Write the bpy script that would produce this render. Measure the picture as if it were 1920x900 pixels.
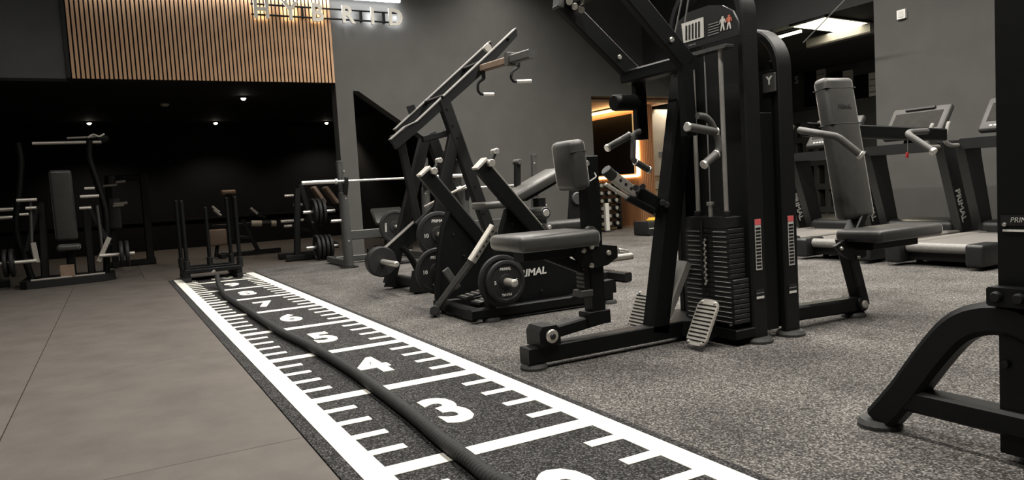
import bpy, bmesh, math, random
from mathutils import Vector, Matrix
random.seed(7)
S = bpy.context.scene
for o in list(bpy.data.objects): bpy.data.objects.remove(o)
COL = S.collection
# ------------------------------------------------------------------ camera
FPX, YAW, PITCH, ROLL = 1370.25, -0.5002, -0.0697, -0.0597
CAM = Vector((-0.7221, -0.2447, 0.8948))
FW = Vector((-math.sin(YAW)*math.cos(PITCH), math.cos(YAW)*math.cos(PITCH), math.sin(PITCH)))
_r = Vector((math.cos(YAW), math.sin(YAW), 0)); _u = _r.cross(FW)
RT = _r*math.cos(ROLL)+_u*math.sin(ROLL); UPV = -_r*math.sin(ROLL)+_u*math.cos(ROLL)
cd = bpy.data.cameras.new('camera'); cam = bpy.data.objects.new('camera', cd); COL.objects.link(cam)
cd.sensor_fit = 'HORIZONTAL'; cd.sensor_width = 36; cd.lens = FPX/1920*36; cd.clip_start = .05; cd.clip_end = 100
m = Matrix((RT, UPV, -FW)).transposed().to_4x4(); m.translation = CAM; cam.matrix_world = m
S.camera = cam
# ------------------------------------------------------------------ world, exposure, ceiling light
w = bpy.data.worlds.new('world'); S.world = w; w.use_nodes = True
bg = w.node_tree.nodes['Background']; bg.inputs[0].default_value = (.8, .86, 1, 1); bg.inputs[1].default_value = .012
vs = S.view_settings
vs.view_transform = 'Standard'; vs.look = 'None'; vs.gamma = 1; vs.use_curve_mapping = False; vs.exposure = 0.5
HALL_H, LOW_H = 4.6, 3.0
WARM = (1, .95, .87)
LAMPS = [  # linear ceiling luminaires of the hall, plus added back wall fill: centre x, y, length along y, watts
    (.9, 1.2, 2.4, 85), (.9, 4.4, 2.4, 75), (.9, 7.4, 2.4, 30),
    (3.4, 1.2, 2.4, 95), (3.4, 4.4, 2.4, 100), (3.4, 7.6, 2.4, 95),
    (6.0, 2.4, 2.4, 115), (6.0, 6.0, 2.4, 120),
    (-1.7, 1.0, 2.4, 46), (-1.7, 4.2, 2.4, 36), (-1.7, 7.4, 2.4, 34), (4.9, 8.9, 1.8, 50), (2.5, 8.7, 1.8, 34)]  # final entries by the back wall are unseen, added to brighten wall and slats
def area(name, loc, sx, sy, watt, col=WARM, rot=(0, 0, 0)):
    l = bpy.data.lights.new(name, 'AREA'); l.shape = 'RECTANGLE'; l.size = sx; l.size_y = sy; l.energy = watt; l.color = col
    o = bpy.data.objects.new(name, l); COL.objects.link(o); o.location = loc; o.rotation_euler = rot
    return o
# ------------------------------------------------------------------ pixel helpers (directions only; the depth is always a floor, a wall or a machine plane)
def ray(x, y): return (FW*FPX + RT*(x-960) + UPV*(450-y)).normalized()
def U(x, y, Y=None, X=None, Z=None):
    d = ray(x, y)
    if Y is not None: t = (Y-CAM.y)/d.y
    elif X is not None: t = (X-CAM.x)/d.x
    else: t = ((Z or 0)-CAM.z)/d.z
    return CAM+d*t
V = Vector
# ------------------------------------------------------------------ materials
MATS = {}
def mat(name, col, rough=.5, metal=0., noise=0., nscale=60., bump=0., bscale=300., spec=.5, emit=None, estr=0., col2=None):
    m = bpy.data.materials.new(name); m.use_nodes = True; nt = m.node_tree; b = nt.nodes['Principled BSDF']
    b.inputs['Roughness'].default_value = rough; b.inputs['Metallic'].default_value = metal
    b.inputs['Specular IOR Level'].default_value = spec
    c = (*col, 1); b.inputs['Base Color'].default_value = c
    tc = nt.nodes.new('ShaderNodeTexCoord')
    if noise or col2:
        n = nt.nodes.new('ShaderNodeTexNoise'); n.inputs['Scale'].default_value = nscale; n.inputs['Detail'].default_value = 4
        r = nt.nodes.new('ShaderNodeValToRGB'); r.color_ramp.elements[0].position = .35; r.color_ramp.elements[1].position = .65
        lo = col2 or tuple(v*(1-noise) for v in col); hi = col if col2 else tuple(min(1, v*(1+noise)) for v in col)
        r.color_ramp.elements[0].color = (*lo, 1); r.color_ramp.elements[1].color = (*hi, 1)
        nt.links.new(tc.outputs['Object'], n.inputs['Vector']); nt.links.new(n.outputs['Fac'], r.inputs['Fac']); nt.links.new(r.outputs['Color'], b.inputs['Base Color'])
    if bump:
        n = nt.nodes.new('ShaderNodeTexNoise'); n.inputs['Scale'].default_value = bscale; n.inputs['Detail'].default_value = 3
        bp = nt.nodes.new('ShaderNodeBump'); bp.inputs['Strength'].default_value = bump; bp.inputs['Distance'].default_value = .002
        nt.links.new(tc.outputs['Object'], n.inputs['Vector']); nt.links.new(n.outputs['Fac'], bp.inputs['Height']); nt.links.new(bp.outputs['Normal'], b.inputs['Normal'])
    if emit:
        b.inputs['Emission Color'].default_value = (*emit, 1); b.inputs['Emission Strength'].default_value = estr
    MATS[name] = m; return m
mat('frame', (.0030, .0036, .0038), .46, 0, .15, 40, .1, 500, .2)
mat('frame_dull', (.006, .0066, .0067), .5, 0, .15, 40, .1, 400, .25)
mat('wrinkle', (.0045, .005, .0051), .45, 0, .3, 200, .5, 260, .28)
mat('rackgrey', (.05, .05, .048), .45, 0, .12, 30, .1, 300)
mat('rubber', (.007, .0073, .0073), .6, 0, .2, 60, .15, 300, .4)
mat('rubberfoot', (.03, .03, .029), .6, 0, .2, 60, .15, 300, .4)
mat('iron', (.009, .0095, .0095), .45, 0, .25, 50, .12, 250)
mat('vinyl', (.038, .037, .035), .38, 0, .1, 25, .15, 450, .5)
mat('vinyl_black', (.022, .0215, .021), .42, 0, .12, 25, .18, 450, .5)
mat('seam', (.006, .006, .006), .6)
mat('grip', (.07, .068, .064), .5, 0, .15, 120, .35, 600)
mat('chrome', (.80, .78, .73), .3, .8, .05, 30)
mat('steel', (.58, .55, .5), .38, .75, .12, 90, .05, 200)
mat('alu', (.55, .52, .47), .42, .6, .1, 80, .1, 300)
mat('cable', (.32, .32, .31), .4, .6)
mat('hole', (.003, .003, .003), .8)
mat('white', (.75, .74, .70), .5, 0, .04, 40)
mat('print', (.62, .61, .58), .5, 0, .06, 200)
mat('print_dim', (.16, .16, .155), .5, 0, .1, 200)
mat('print_pale', (.48, .47, .44), .5, 0, .1, 90)
mat('skin_red', (.45, .12, .07), .6, 0, .1, 90)
mat('red', (.55, .03, .03), .45, 0, .1, 60)
mat('redlabel', (.62, .10, .11), .5, 0, .1, 60)
mat('yellow', (.75, .42, .03), .5, 0, .1, 60)
mat('brown_pad', (.17, .115, .08), .55, 0, .12, 30, .15, 300)
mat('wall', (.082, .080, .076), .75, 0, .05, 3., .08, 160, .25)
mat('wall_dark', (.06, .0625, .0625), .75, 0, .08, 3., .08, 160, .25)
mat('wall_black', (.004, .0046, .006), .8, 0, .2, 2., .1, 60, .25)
mat('ceiling', (.03, .031, .031), .85, 0, .06, 3., .06, 100, .2)
mat('lamp_body', (.5, .5, .5), .4)
mat('led_white', (1, 1, 1), .5, emit=(1, .97, .92), estr=7)
mat('led_cool', (1, 1, 1), .5, emit=(.93, .97, 1), estr=9)
mat('led_panel', (1, 1, 1), .5, emit=(1, .92, .62), estr=4.5)
mat('led_warm', (1, .8, .5), .5, emit=(1, .62, .25), estr=7)
mat('spot', (1, 1, 1), .5, emit=(1, .9, .72), estr=14)
mat('letter', (.60, .58, .52), .5, 0, .03, 20, emit=(1, .96, .86), estr=.04)
mat('rope', (.02, .0205, .021), .75, 0, .45, 300, .5, 500, .3)
mat('beige', (.42, .37, .30), .55, 0, .06, 8)
mat('plank', (.36, .27, .18), .6, 0, .2, 14)
mat('screen', (.005, .0055, .006), .3, 0, .1, 5)
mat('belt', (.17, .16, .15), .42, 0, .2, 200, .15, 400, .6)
mat('deck_side', (.30, .28, .26), .35, .4, .06, 60)
mat('console_face', (.03, .029, .027), .8, 0, .12, 12, spec=.1)
mat('plastic', (.0075, .0082, .0082), .42, 0, .15, 50, .1, 300)
mat('plastic_grey', (.16, .155, .145), .45, 0, .1, 50, .1, 300)
mat('console', (.035, .034, .032), .55, 0, .1, 10)
mat('concrete', (.05, .048, .045), .8, 0, .1, 10)
def wood(name, a, b):
    m = mat(name, a, .5); nt = m.node_tree; P = nt.nodes['Principled BSDF']
    tc = nt.nodes.new('ShaderNodeTexCoord'); mp = nt.nodes.new('ShaderNodeMapping'); mp.inputs['Scale'].default_value = (60, 60, 2.2)
    n = nt.nodes.new('ShaderNodeTexNoise'); n.inputs['Scale'].default_value = 1.3; n.inputs['Detail'].default_value = 6
    r = nt.nodes.new('ShaderNodeValToRGB'); r.color_ramp.elements[0].position = .3; r.color_ramp.elements[1].position = .7
    r.color_ramp.elements[0].color = (*b, 1); r.color_ramp.elements[1].color = (*a, 1)
    oi = nt.nodes.new('ShaderNodeObjectInfo'); ad = nt.nodes.new('ShaderNodeVectorMath'); ad.operation = 'ADD'
    nt.links.new(tc.outputs['Object'], ad.inputs[0]); nt.links.new(oi.outputs['Random'], ad.inputs[1])
    nt.links.new(ad.outputs[0], mp.inputs['Vector']); nt.links.new(mp.outputs[0], n.inputs['Vector']); nt.links.new(n.outputs['Fac'], r.inputs['Fac']); nt.links.new(r.outputs['Color'], P.inputs['Base Color'])
for _n in ('vinyl', 'vinyl_black'): MATS[_n].node_tree.nodes['Principled BSDF'].inputs['Sheen Weight'].default_value = .5; MATS[_n].node_tree.nodes['Principled BSDF'].inputs['Sheen Roughness'].default_value = .3; MATS[_n].node_tree.nodes['Principled BSDF'].inputs['Sheen Tint'].default_value = (1, .97, .9, 1)
wood('slat_wood', (.52, .32, .185), (.42, .245, .13)); wood('slat_wood_dark', (.34, .17, .08), (.24, .11, .05))
def speckle(name, cols, scale, rough=.95, patch=.2, bump=.6):
    """fibre floor: fine random tufts in several tones, with faint large patches; on the carpet they stand for soft shadows"""
    m = mat(name, cols[0], rough, spec=.15); nt = m.node_tree; P = nt.nodes['Principled BSDF']
    tc = nt.nodes.new('ShaderNodeTexCoord')
    v = nt.nodes.new('ShaderNodeTexVoronoi'); v.inputs['Scale'].default_value = scale
    wn = nt.nodes.new('ShaderNodeTexWhiteNoise'); wn.noise_dimensions = '3D'
    r = nt.nodes.new('ShaderNodeValToRGB'); r.color_ramp.interpolation = 'LINEAR'
    e = r.color_ramp.elements
    while len(e) < len(cols): e.new(.5)
    for i, c in enumerate(cols): e[i].position = i/(len(cols)-1); e[i].color = (*c, 1)
    n = nt.nodes.new('ShaderNodeTexNoise'); n.inputs['Scale'].default_value = 2.2; n.inputs['Detail'].default_value = 5
    mr = nt.nodes.new('ShaderNodeMapRange'); mr.inputs[1].default_value = .3; mr.inputs[2].default_value = .7; mr.inputs[3].default_value = 1-patch; mr.inputs[4].default_value = 1+patch
    mx = nt.nodes.new('ShaderNodeVectorMath'); mx.operation = 'SCALE'
    L = nt.links.new
    L(tc.outputs['Object'], v.inputs['Vector']); L(v.outputs['Position'], wn.inputs['Vector']); L(wn.outputs['Value'], r.inputs['Fac'])
    L(tc.outputs['Object'], n.inputs['Vector']); L(n.outputs['Fac'], mr.inputs[0]); L(r.outputs['Color'], mx.inputs[0]); L(mr.outputs[0], mx.inputs['Scale']); L(mx.outputs[0], P.inputs['Base Color'])
    bp = nt.nodes.new('ShaderNodeBump'); bp.inputs['Strength'].default_value = bump; bp.inputs['Distance'].default_value = .004
    L(v.outputs['Distance'], bp.inputs['Height']); L(bp.outputs['Normal'], P.inputs['Normal'])
speckle('carpet', [(.018, .0172, .0168), (.055, .052, .049), (.088, .083, .078), (.23, .217, .205)], 170, patch=.3)  # broad darker patches paint soft shadows into the carpet colour
speckle('track_black', [(.007, .007, .0072), (.016, .0158, .016), (.03, .0295, .0295), (.11, .107, .107)], 190, patch=.1)
speckle('track_white', [(.66, .64, .57), (.76, .74, .67), (.84, .82, .75)], 220, patch=.03, bump=.3)
m = mat('tile', (.105, .094, .085), .62, 0, bump=.25, bscale=220, spec=.35); nt = m.node_tree; P = nt.nodes['Principled BSDF']
tc = nt.nodes.new('ShaderNodeTexCoord'); n1 = nt.nodes.new('ShaderNodeTexNoise'); n1.inputs['Scale'].default_value = 3.5; n1.inputs['Detail'].default_value = 7; n1.inputs['Roughness'].default_value = .62
rp = nt.nodes.new('ShaderNodeValToRGB'); rp.color_ramp.elements[0].position = .3; rp.color_ramp.elements[1].position = .72
rp.color_ramp.elements[0].color = (.066, .057, .050, 1); rp.color_ramp.elements[1].color = (.102, .089, .079, 1)
nt.links.new(tc.outputs['Object'], n1.inputs['Vector']); nt.links.new(n1.outputs['Fac'], rp.inputs['Fac']); nt.links.new(rp.outputs['Color'], P.inputs['Base Color'])
# ------------------------------------------------------------------ mesh builder
OFF = {}
class MB:
    def __init__(s): s.v = []; s.f = []
    def add(s, vs, fs):
        k = len(s.v); s.v += [V(p) for p in vs]; s.f += [tuple(i+k for i in f) for f in fs]; return s
    def loft(s, rings, caps=True, close=True):
        n = len(rings[0]); vs = [p for r in rings for p in r]; fs = []
        for i in range(len(rings)-1):
            for j in range(n if close else n-1):
                a = i*n+j; b = i*n+(j+1) % n; fs.append((a, b, b+n, a+n))
        if caps: fs.append(tuple(range(n-1, -1, -1))); fs.append(tuple(range((len(rings)-1)*n, len(rings)*n)))
        return s.add(vs, fs)
    def beam(s, a, b, h, w, up=(0, 0, 1), ch=None):
        """rectangular tube with eased edges: w across, h along 'up'"""
        a, b = V(a), V(b); d = (b-a).normalized(); up = V(up)
        if abs(d.dot(up.normalized())) > .95: up = V((1, 0, 0)) if abs(d.x) < .9 else V((0, 1, 0))
        sd = d.cross(up).normalized(); u2 = sd.cross(d)
        c = min(h, w)*.14 if ch is None else ch; H, W = h/2, w/2
        pr = [(W-c, H), (-W+c, H), (-W, H-c), (-W, -H+c), (-W+c, -H), (W-c, -H), (W, -H+c), (W, H-c)]
        return s.loft([[p+sd*x+u2*y for x, y in pr] for p in (a, b)])
    def box(s, lo, hi, ch=.004):
        lo, hi = V(lo), V(hi); c = (lo+hi)/2
        return s.beam((lo.x, c.y, c.z), (hi.x, c.y, c.z), hi.z-lo.z, hi.y-lo.y, ch=min(ch, (hi.z-lo.z)*.3, (hi.y-lo.y)*.3))
    def prism(s, pts, nv):
        """polygon slab: pts 3D, extruded by +-nv/2"""
        nv = V(nv); n = len(pts); pts = [V(p) for p in pts]
        vs = [p-nv/2 for p in pts]+[p+nv/2 for p in pts]
        fs = [tuple(range(n)), tuple(range(2*n-1, n-1, -1))]+[(i, i+n, (i+1) % n+n, (i+1) % n) for i in range(n)]
        return s.add(vs, fs)
    def ring(s, c, ax, r, seg, ph=0):
        ax = V(ax).normalized(); t = V((0, 0, 1)) if abs(ax.z) < .9 else V((1, 0, 0)); x = ax.cross(t).normalized(); y = ax.cross(x)
        return [V(c)+x*(r*math.cos(2*math.pi*i/seg+ph))+y*(r*math.sin(2*math.pi*i/seg+ph)) for i in range(seg)]
    def cyl(s, a, b, r, seg=14, r2=None):
        a, b = V(a), V(b); d = b-a; e = min(.12*r, d.length*.2); dn = d.normalized(); r2 = r if r2 is None else r2
        return s.loft([s.ring(a, d, r-e, seg), s.ring(a+dn*e, d, r, seg), s.ring(b-dn*e, d, r2, seg), s.ring(b, d, r2-e, seg)])
    def tube(s, pts, r, seg=10, sub=3):
        pts = [V(p) for p in pts]
        if sub and len(pts) > 2:                      # round the corners
            q = [pts[0]]
            for i in range(1, len(pts)-1):
                p0, p, p1 = pts[i-1], pts[i], pts[i+1]; k = min(.4*(p-p0).length, .4*(p1-p).length, r*5)
                A = p+(p0-p).normalized()*k; B = p+(p1-p).normalized()*k
                for j in range(sub+2):
                    t = j/(sub+1); q.append(A*(1-t)**2+p*2*t*(1-t)+B*t*t)
            pts = q+[pts[-1]]
        rings = []; prev = None
        for i, p in enumerate(pts):
            d = (pts[min(i+1, len(pts)-1)]-pts[max(i-1, 0)]).normalized()
            if prev is None: t = V((0, 0, 1)) if abs(d.z) < .9 else V((1, 0, 0)); x = d.cross(t).normalized()
            else: x = (prev-d*prev.dot(d)).normalized()
            prev = x; y = d.cross(x)
            rings.append([p+x*(r*math.cos(2*math.pi*k/seg))+y*(r*math.sin(2*math.pi*k/seg)) for k in range(seg)])
        return s.loft(rings)
    def torus(s, c, ax, prof, seg=32):
        """like lathe but with an open bore"""
        c = V(c); ax = V(ax).normalized(); rings = [s.ring(c+ax*t, ax, r, seg) for r, t in prof+prof[:1]]
        return s.loft(rings, caps=False)
    def lathe(s, c, ax, prof, seg=32):
        """prof: (radius, offset along axis) closed outline around the axis"""
        c = V(c); ax = V(ax).normalized(); rings = [s.ring(c+ax*t, ax, max(r, .0005), seg) for r, t in prof]
        return s.loft(rings, caps=True)
    def pad(s, c, ax, ay, az, dx, dy, dz, r=.03, seg=3):
        """upholstered block with rounded edges"""
        bm = bmesh.new(); bmesh.ops.create_cube(bm, size=1); bmesh.ops.scale(bm, vec=(dx, dy, dz), verts=bm.verts)
        bmesh.ops.bevel(bm, geom=list(bm.edges), offset=r, segments=seg, profile=.5, affect='EDGES')
        ax, ay, az = V(ax).normalized(), V(ay).normalized(), V(az).normalized(); c = V(c)
        bm.verts.ensure_lookup_table(); bm.verts.index_update()
        s.add([c+ax*q.co.x+ay*q.co.y+az*q.co.z for q in bm.verts], [tuple(q.index for q in f.verts) for f in bm.faces]); bm.free(); return s
    def strip(s, pts, w, h, axis):
        """flat bar bent along pts; w along 'axis', h in the bending plane"""
        pts = [V(p) for p in pts]; axis = V(axis).normalized(); rings = []
        for i, p in enumerate(pts):
            d = (pts[min(i+1, len(pts)-1)]-pts[max(i-1, 0)]).normalized(); n = axis.cross(d).normalized()
            c = min(w, h)*.18; W, H = w/2, h/2
            pr = [(W-c, H), (-W+c, H), (-W, H-c), (-W, -H+c), (-W+c, -H), (W-c, -H), (W, -H+c), (W, H-c)]
            rings.append([p+axis*x+n*y for x, y in pr])
        return s.loft(rings)
    def build(s, name, material, parent=None, angle=32):
        me = bpy.data.meshes.new(name); o0 = OFF.get(parent.name, V()) if parent else V()
        me.from_pydata([p-o0 for p in s.v], [], s.f)
        bm = bmesh.new(); bm.from_mesh(me); bmesh.ops.recalc_face_normals(bm, faces=bm.faces); bm.to_mesh(me); bm.free()
        me.shade_smooth(); me.set_sharp_from_angle(angle=math.radians(angle))
        me.materials.append(MATS[material]); o = bpy.data.objects.new(name, me); COL.objects.link(o)
        if parent: o.parent = parent; OFF[o.name] = o0
        return o
def thing(name, label, cat, loc=(0, 0, 0), group=None):
    o = bpy.data.objects.new(name, None); COL.objects.link(o); o.location = loc; o.empty_display_size = .1
    OFF[o.name] = V(loc); o['label'] = label; o['category'] = cat
    if group: o['group'] = group
    return o
def tag(o, label, cat, group=None):
    o['label'] = label; o['category'] = cat
    if group: o['group'] = group
    return o
def struct(o, label=None, cat='wall'):
    o['kind'] = 'structure'; o['label'] = label or o.name; o['category'] = cat; return o
def text(s, name, material, origin, xdir, ydir, height, parent, depth=.001, shear=0., bold=0., sx=1.):
    """lettering as thin raised mesh; origin = centre of the text"""
    cu = bpy.data.curves.new('t', 'FONT'); cu.body = s; cu.align_x = 'CENTER'; cu.align_y = 'CENTER'; cu.extrude = .5; cu.offset = bold; cu.shear = shear; cu.resolution_u = 3
    ob = bpy.data.objects.new('t', cu); COL.objects.link(ob); dg = bpy.context.evaluated_depsgraph_get()
    me = bpy.data.meshes.new_from_object(ob.evaluated_get(dg)); bpy.data.objects.remove(ob)
    xd, yd = V(xdir).normalized(), V(ydir).normalized(); zd = xd.cross(yd).normalized()
    ys = [q.co.y for q in me.vertices]; xs = [q.co.x for q in me.vertices]; k = height/(max(ys)-min(ys)); cy = (max(ys)+min(ys))/2; cx = (max(xs)+min(xs))/2
    o0 = OFF.get(parent.name, V()) if parent else V(); origin = V(origin)
    for q in me.vertices:
        c = q.co.copy(); q.co = origin+xd*((c.x-cx)*k*sx)+yd*((c.y-cy)*k)+zd*((c.z+.5)*depth)-o0
    me.name = name; me.materials.clear(); me.materials.append(MATS[material]); me.update(); o = bpy.data.objects.new(name, me); COL.objects.link(o)
    if parent: o.parent = parent; OFF[o.name] = o0
    return o
def copy_tree(o, parent=None):
    c = o.copy(); COL.objects.link(c); c.parent = parent
    for ch in list(o.children): copy_tree(ch, c)
    return c
# ================================================================== the room
WY = 10.35                                            # wall with the sign
def slab(name, lo, hi, material, label, cat='wall'): return struct(MB().box(lo, hi, .001).build(name, material), label, cat)
fl = slab('floor', (-9, -8, -.12), (17.3, 18.1, -.02), 'concrete', 'concrete slab floor carrying rubber tiles and grey carpet', 'floor')
# rubber tiles on the left, in the dark room and carpet on the right
tile_mesh = {}
def rtile(x0, y0, x1, y1):
    k = (round(x1-x0, 3), round(y1-y0, 3)); g = .0025
    if k not in tile_mesh:
        o = MB().box((g, g, -.02), (k[0]-g, k[1]-g, 0), .003).build('rubber_tile', 'tile', fl); tile_mesh[k] = o.data
    else:
        o = bpy.data.objects.new('rubber_tile', tile_mesh[k]); COL.objects.link(o); o.parent = fl
    o.location = (x0, y0, 0)
for i in range(-7, 7):
    y0 = .55+i*2.0-.0; y1 = y0+2.0
    if y0 > 9.9: break
    for j in range(4): rtile(-1.19-(j+1)*1.0, y0, -1.19-j*1.0, y1)
    rtile(-1.19, y0, -.148, y1)
yt = .55+5*2.0
for r in range(4):
    for j in range(8): rtile(-5.19+j*1.2, yt+r*1.86, -5.19+(j+1)*1.2, yt+(r+1)*1.86)
cp = MB().box((.908, -7, -.02), (17, yt-.004, .002), .001).build('carpet', 'carpet', fl)
cp2 = MB().box((4.42, yt-.004, -.02), (17, 14, .002), .001).build('carpet', 'carpet', fl)
mid = MB().box((-.147, 9.86, -.02), (.907, yt, 0), .002).build('rubber_tile', 'tile', fl)
mid2 = MB().box((-.147, -7, -.02), (.907, -1.05, 0), .002).build('rubber_tile', 'tile', fl)
# ---- sign wall: openings cut as real gaps
T = .24
def wpoly(name, pts, material, label, parent=None, y=WY, t=T):
    o = MB().prism([(x, y+t/2, z) for x, z in pts], (0, t, 0)).build(name, material, parent)
    return o if parent else struct(o, label)
wl = wpoly('wall_back', [(2.305, 0), (2.56, 0), (2.56, 2.47), (2.64, 2.467), (4.2, 1.37), (4.2, 0), (6.81, 0), (6.81, 2.43), (8.9, 2.43), (8.9, 0), (9.95, 0), (9.95, LOW_H), (8.25, LOW_H), (8.25, LOW_H+.2), (7.998, LOW_H+.2), (7.998, HALL_H), (2.305, HALL_H)], 'wall', 'charcoal painted wall with a sloping dark opening under the stairs')
wpoly('lintel', [(-1.04, 2.57), (2.305, 2.57), (2.305, HALL_H), (-1.04, HALL_H)], 'wall_black', '', wl)
wpoly('lintel', [(-9, 2.57), (-1.04, 2.57), (-1.04, HALL_H), (-9, HALL_H)], 'wall_dark', '', wl, WY-.03, T)
wpoly('wall_left', [(-9, 0), (-3.9, 0), (-3.9, 2.57), (-9, 2.57)], 'wall_dark', 'dark grey wall beside the opening to the unlit training room')
slab('wall_side', (-9, -8, 0), (-8.8, WY, HALL_H), 'wall', 'charcoal side wall of the hall')
slab('wall_front', (-9, -8.2, 0), (17, -8, HALL_H), 'wall', 'charcoal wall behind the camera')
slab('ceiling', (-9.2, -8.2, HALL_H), (8.2, WY+.3, HALL_H+.2), 'ceiling', 'dark hall ceiling', 'ceiling')
# dark room behind the opening
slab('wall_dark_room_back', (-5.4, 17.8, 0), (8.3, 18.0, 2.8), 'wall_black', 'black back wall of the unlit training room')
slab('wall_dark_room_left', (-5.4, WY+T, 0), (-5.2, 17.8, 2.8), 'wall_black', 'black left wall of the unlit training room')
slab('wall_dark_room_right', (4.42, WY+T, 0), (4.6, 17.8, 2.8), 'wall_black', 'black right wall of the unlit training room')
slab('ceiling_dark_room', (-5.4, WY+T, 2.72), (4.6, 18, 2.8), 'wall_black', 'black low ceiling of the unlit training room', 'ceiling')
b = MB().box((-5.2, 17.75, .62), (4.4, 17.8, .66)); struct(b.build('trim_1', 'frame_dull'), 'thin dark rail along the back wall of the unlit room', 'trim')
for i, (px, py, d) in enumerate([(167, 228, 'above the chest press machine with the tall curved arms'), (404, 228, 'in line above the loaded sled'), (456, 181, 'hanging closest to the slatted panel'), (612, 228, 'beside the charcoal pillar')]):
    p = U(px, py, Z=2.72); t = thing('ceiling_spotlight', 'small round lit ceiling spotlight '+d, 'spotlight', p, 'spotlights of the unlit room')
    MB().lathe(p+V((0, 0, -.03)), (0, 0, 1), [(.03, 0), (.062, 0), (.066, .006), (.066, .03), (.03, .03)], 20).build('trim_ring', 'frame_dull', t)
    MB().lathe(p+V((0, 0, -.065)), (0, 0, 1), [(.001, 0), (.022, .006), (.036, .02), (.042, .036), (.001, .037)], 18).build('lens', 'spot', t)
    l = bpy.data.lights.new('spot_light', 'SPOT'); l.spot_size = math.radians(130); l.spot_blend = .6; l.energy = 42; l.color = (1, .85, .68); l.shadow_soft_size = .05
    lo = bpy.data.objects.new('spot_light', l); COL.objects.link(lo); lo.parent = t; lo.location = (0, 0, -.1)
p = U(309, 195, Z=2.72); t = thing('smoke_detector', 'round beige smoke detector on the black ceiling', 'smoke detector', p)
MB().lathe(p+V((0, 0, -.045)), (0, 0, 1), [(.03, 0), (.055, .008), (.07, .025), (.075, .045), (.01, .045)], 22).build('housing', 'beige', t)
MB().lathe(p+V((0, 0, -.05)), (0, 0, 1), [(.001, 0), (.014, .001), (.016, .008), (.001, .008)], 12).build('vent', 'frame_dull', t)
# ---- slatted oak panel over the opening
sp = thing('slat_panel', 'panel of narrow vertical oak slats on black above the wide opening', 'wall panel', (0, WY, 2.57))
MB().box((-.985, WY-.018, 2.572), (2.303, WY-.0005, HALL_H-.01)).build('backing', 'wall_black', sp)
MB().box((-1.035, WY-.06, 2.572), (-.99, WY-.001, HALL_H-.01)).build('edge_strip', 'frame_dull', sp)
N = 64; st = (2.303+.985)/N; me = None
for i in range(N):
    x = -.985+st*(i+.5)
    if me is None:
        o = MB().box((-.0165, -.022, 0), (.0165, 0, HALL_H-2.585), .002).build('slat', 'slat_wood', None); me = o.data; o.parent = sp
    else: o = bpy.data.objects.new('slat', me); COL.objects.link(o); o.parent = sp
    o.location = (x, -.018, .003)
# ---- illuminated sign, each letter on two rails with its own halo
sg = thing('letter_sign', 'pale backlit letters reading HYBRID on two dark rails', 'sign', (2.3, WY, 3.42))
for z in (3.475, 3.615): MB().box((1.2, WY-.085, z-.012), (3.33, WY-.065, z+.012)).build('rail', 'frame', sg)
for x in (1.9, 2.75, 3.1): MB().box((x-.01, WY-.07, 3.46), (x+.01, WY-(.042 if x < 2.3 else .001), 3.63)).build('standoff', 'frame', sg)
for ch, px in zip('HYBRID', (1.33, 1.72, 2.10, 2.545, 2.90, 3.26)):
    o = text(ch, 'letter', 'letter', (px, WY-.088, 3.545), (1, 0, 0), (0, 0, 1), .25, sg, depth=.035, bold=.022, sx=.92)
    MB().box((px-.02, WY-.086, 3.53), (px+.02, WY-.08, 3.56), .001).build('led_module', 'led_cool' if px > 2.3 else 'led_warm', sg)
    a = area('halo_light', (px, WY-.08, 3.53), .06 if ch == 'I' else .2, .2, 1.2 if px > 2.3 else .7, (.93, .97, 1) if px > 2.3 else (1, .82, .52), (math.radians(90), 0, 0)); a.parent = sg; a.location = V(a.location)-V((2.3, WY, 3.42))
ll = thing('linear_wall_lamp', 'long bright white linear lamp above the letter sign', 'lamp', (2.85, WY, 3.8))
MB().box((-.9, WY-.12, 3.80), (3.36, WY-.042, 3.86)).build('housing', 'lamp_body', ll)
MB().box((-.89, WY-.115, 3.772), (3.35, WY-.06, 3.80)).build('diffuser', 'led_cool', ll)
for x in (2.45, 3.2): MB().box((x-.03, WY-.05, 3.81), (x+.03, WY-.0005, 3.85)).build('wall_bracket', 'lamp_body', ll)
a = area('wall_lamp_light', (-1.62, -.09, -.04), 4.1, .05, 10, (.97, .98, 1)); a.parent = ll
# ---- pillar wall with treadmills, low room behind it
PX = 8.0
def xpoly(name, pts, material, label, x=PX, t=.25):
    return struct(MB().prism([(x+t/2, y, z) for y, z in pts], (t, 0, 0)).build(name, material), label)
xpoly('wall_right', [(-8, 0), (5.77, 0), (5.77, HALL_H), (-8, HALL_H)], 'wall', 'charcoal wall behind the treadmills ending at a wide opening')
xpoly('wall_bulkhead', [(5.77, LOW_H), (WY, LOW_H), (WY, HALL_H), (5.77, HALL_H)], 'ceiling', 'dark bulkhead above the opening to the low room')
slab('ceiling_low_room', (8.25, 4, LOW_H), (12.8, 13.2, LOW_H+.15), 'ceiling', 'dark low ceiling with light panels', 'ceiling')
slab('wall_low_room_right', (12.6, 4, 0), (12.8, 13.2, LOW_H), 'wall_dark', 'dark far side wall of the low room')
slab('wall_low_room_back', (10.0, 13.0, 0), (12.6, 13.2, LOW_H), 'wall_dark', 'dark far wall of the low room')
q = [U(x, y, Z=2.985) for x, y in [(1490, 42), (1546, 24), (1607, 46), (1545, 63)]]
c = sum(q, V())/4+V((.18, 0, 0)); a1 = V((1.2, .1, 0)); b1 = V((.05, .58, 0))
lp = thing('ceiling_light_panel', 'square warm light panel set in the dark ceiling, split by a thin bar', 'light panel', c)
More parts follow.
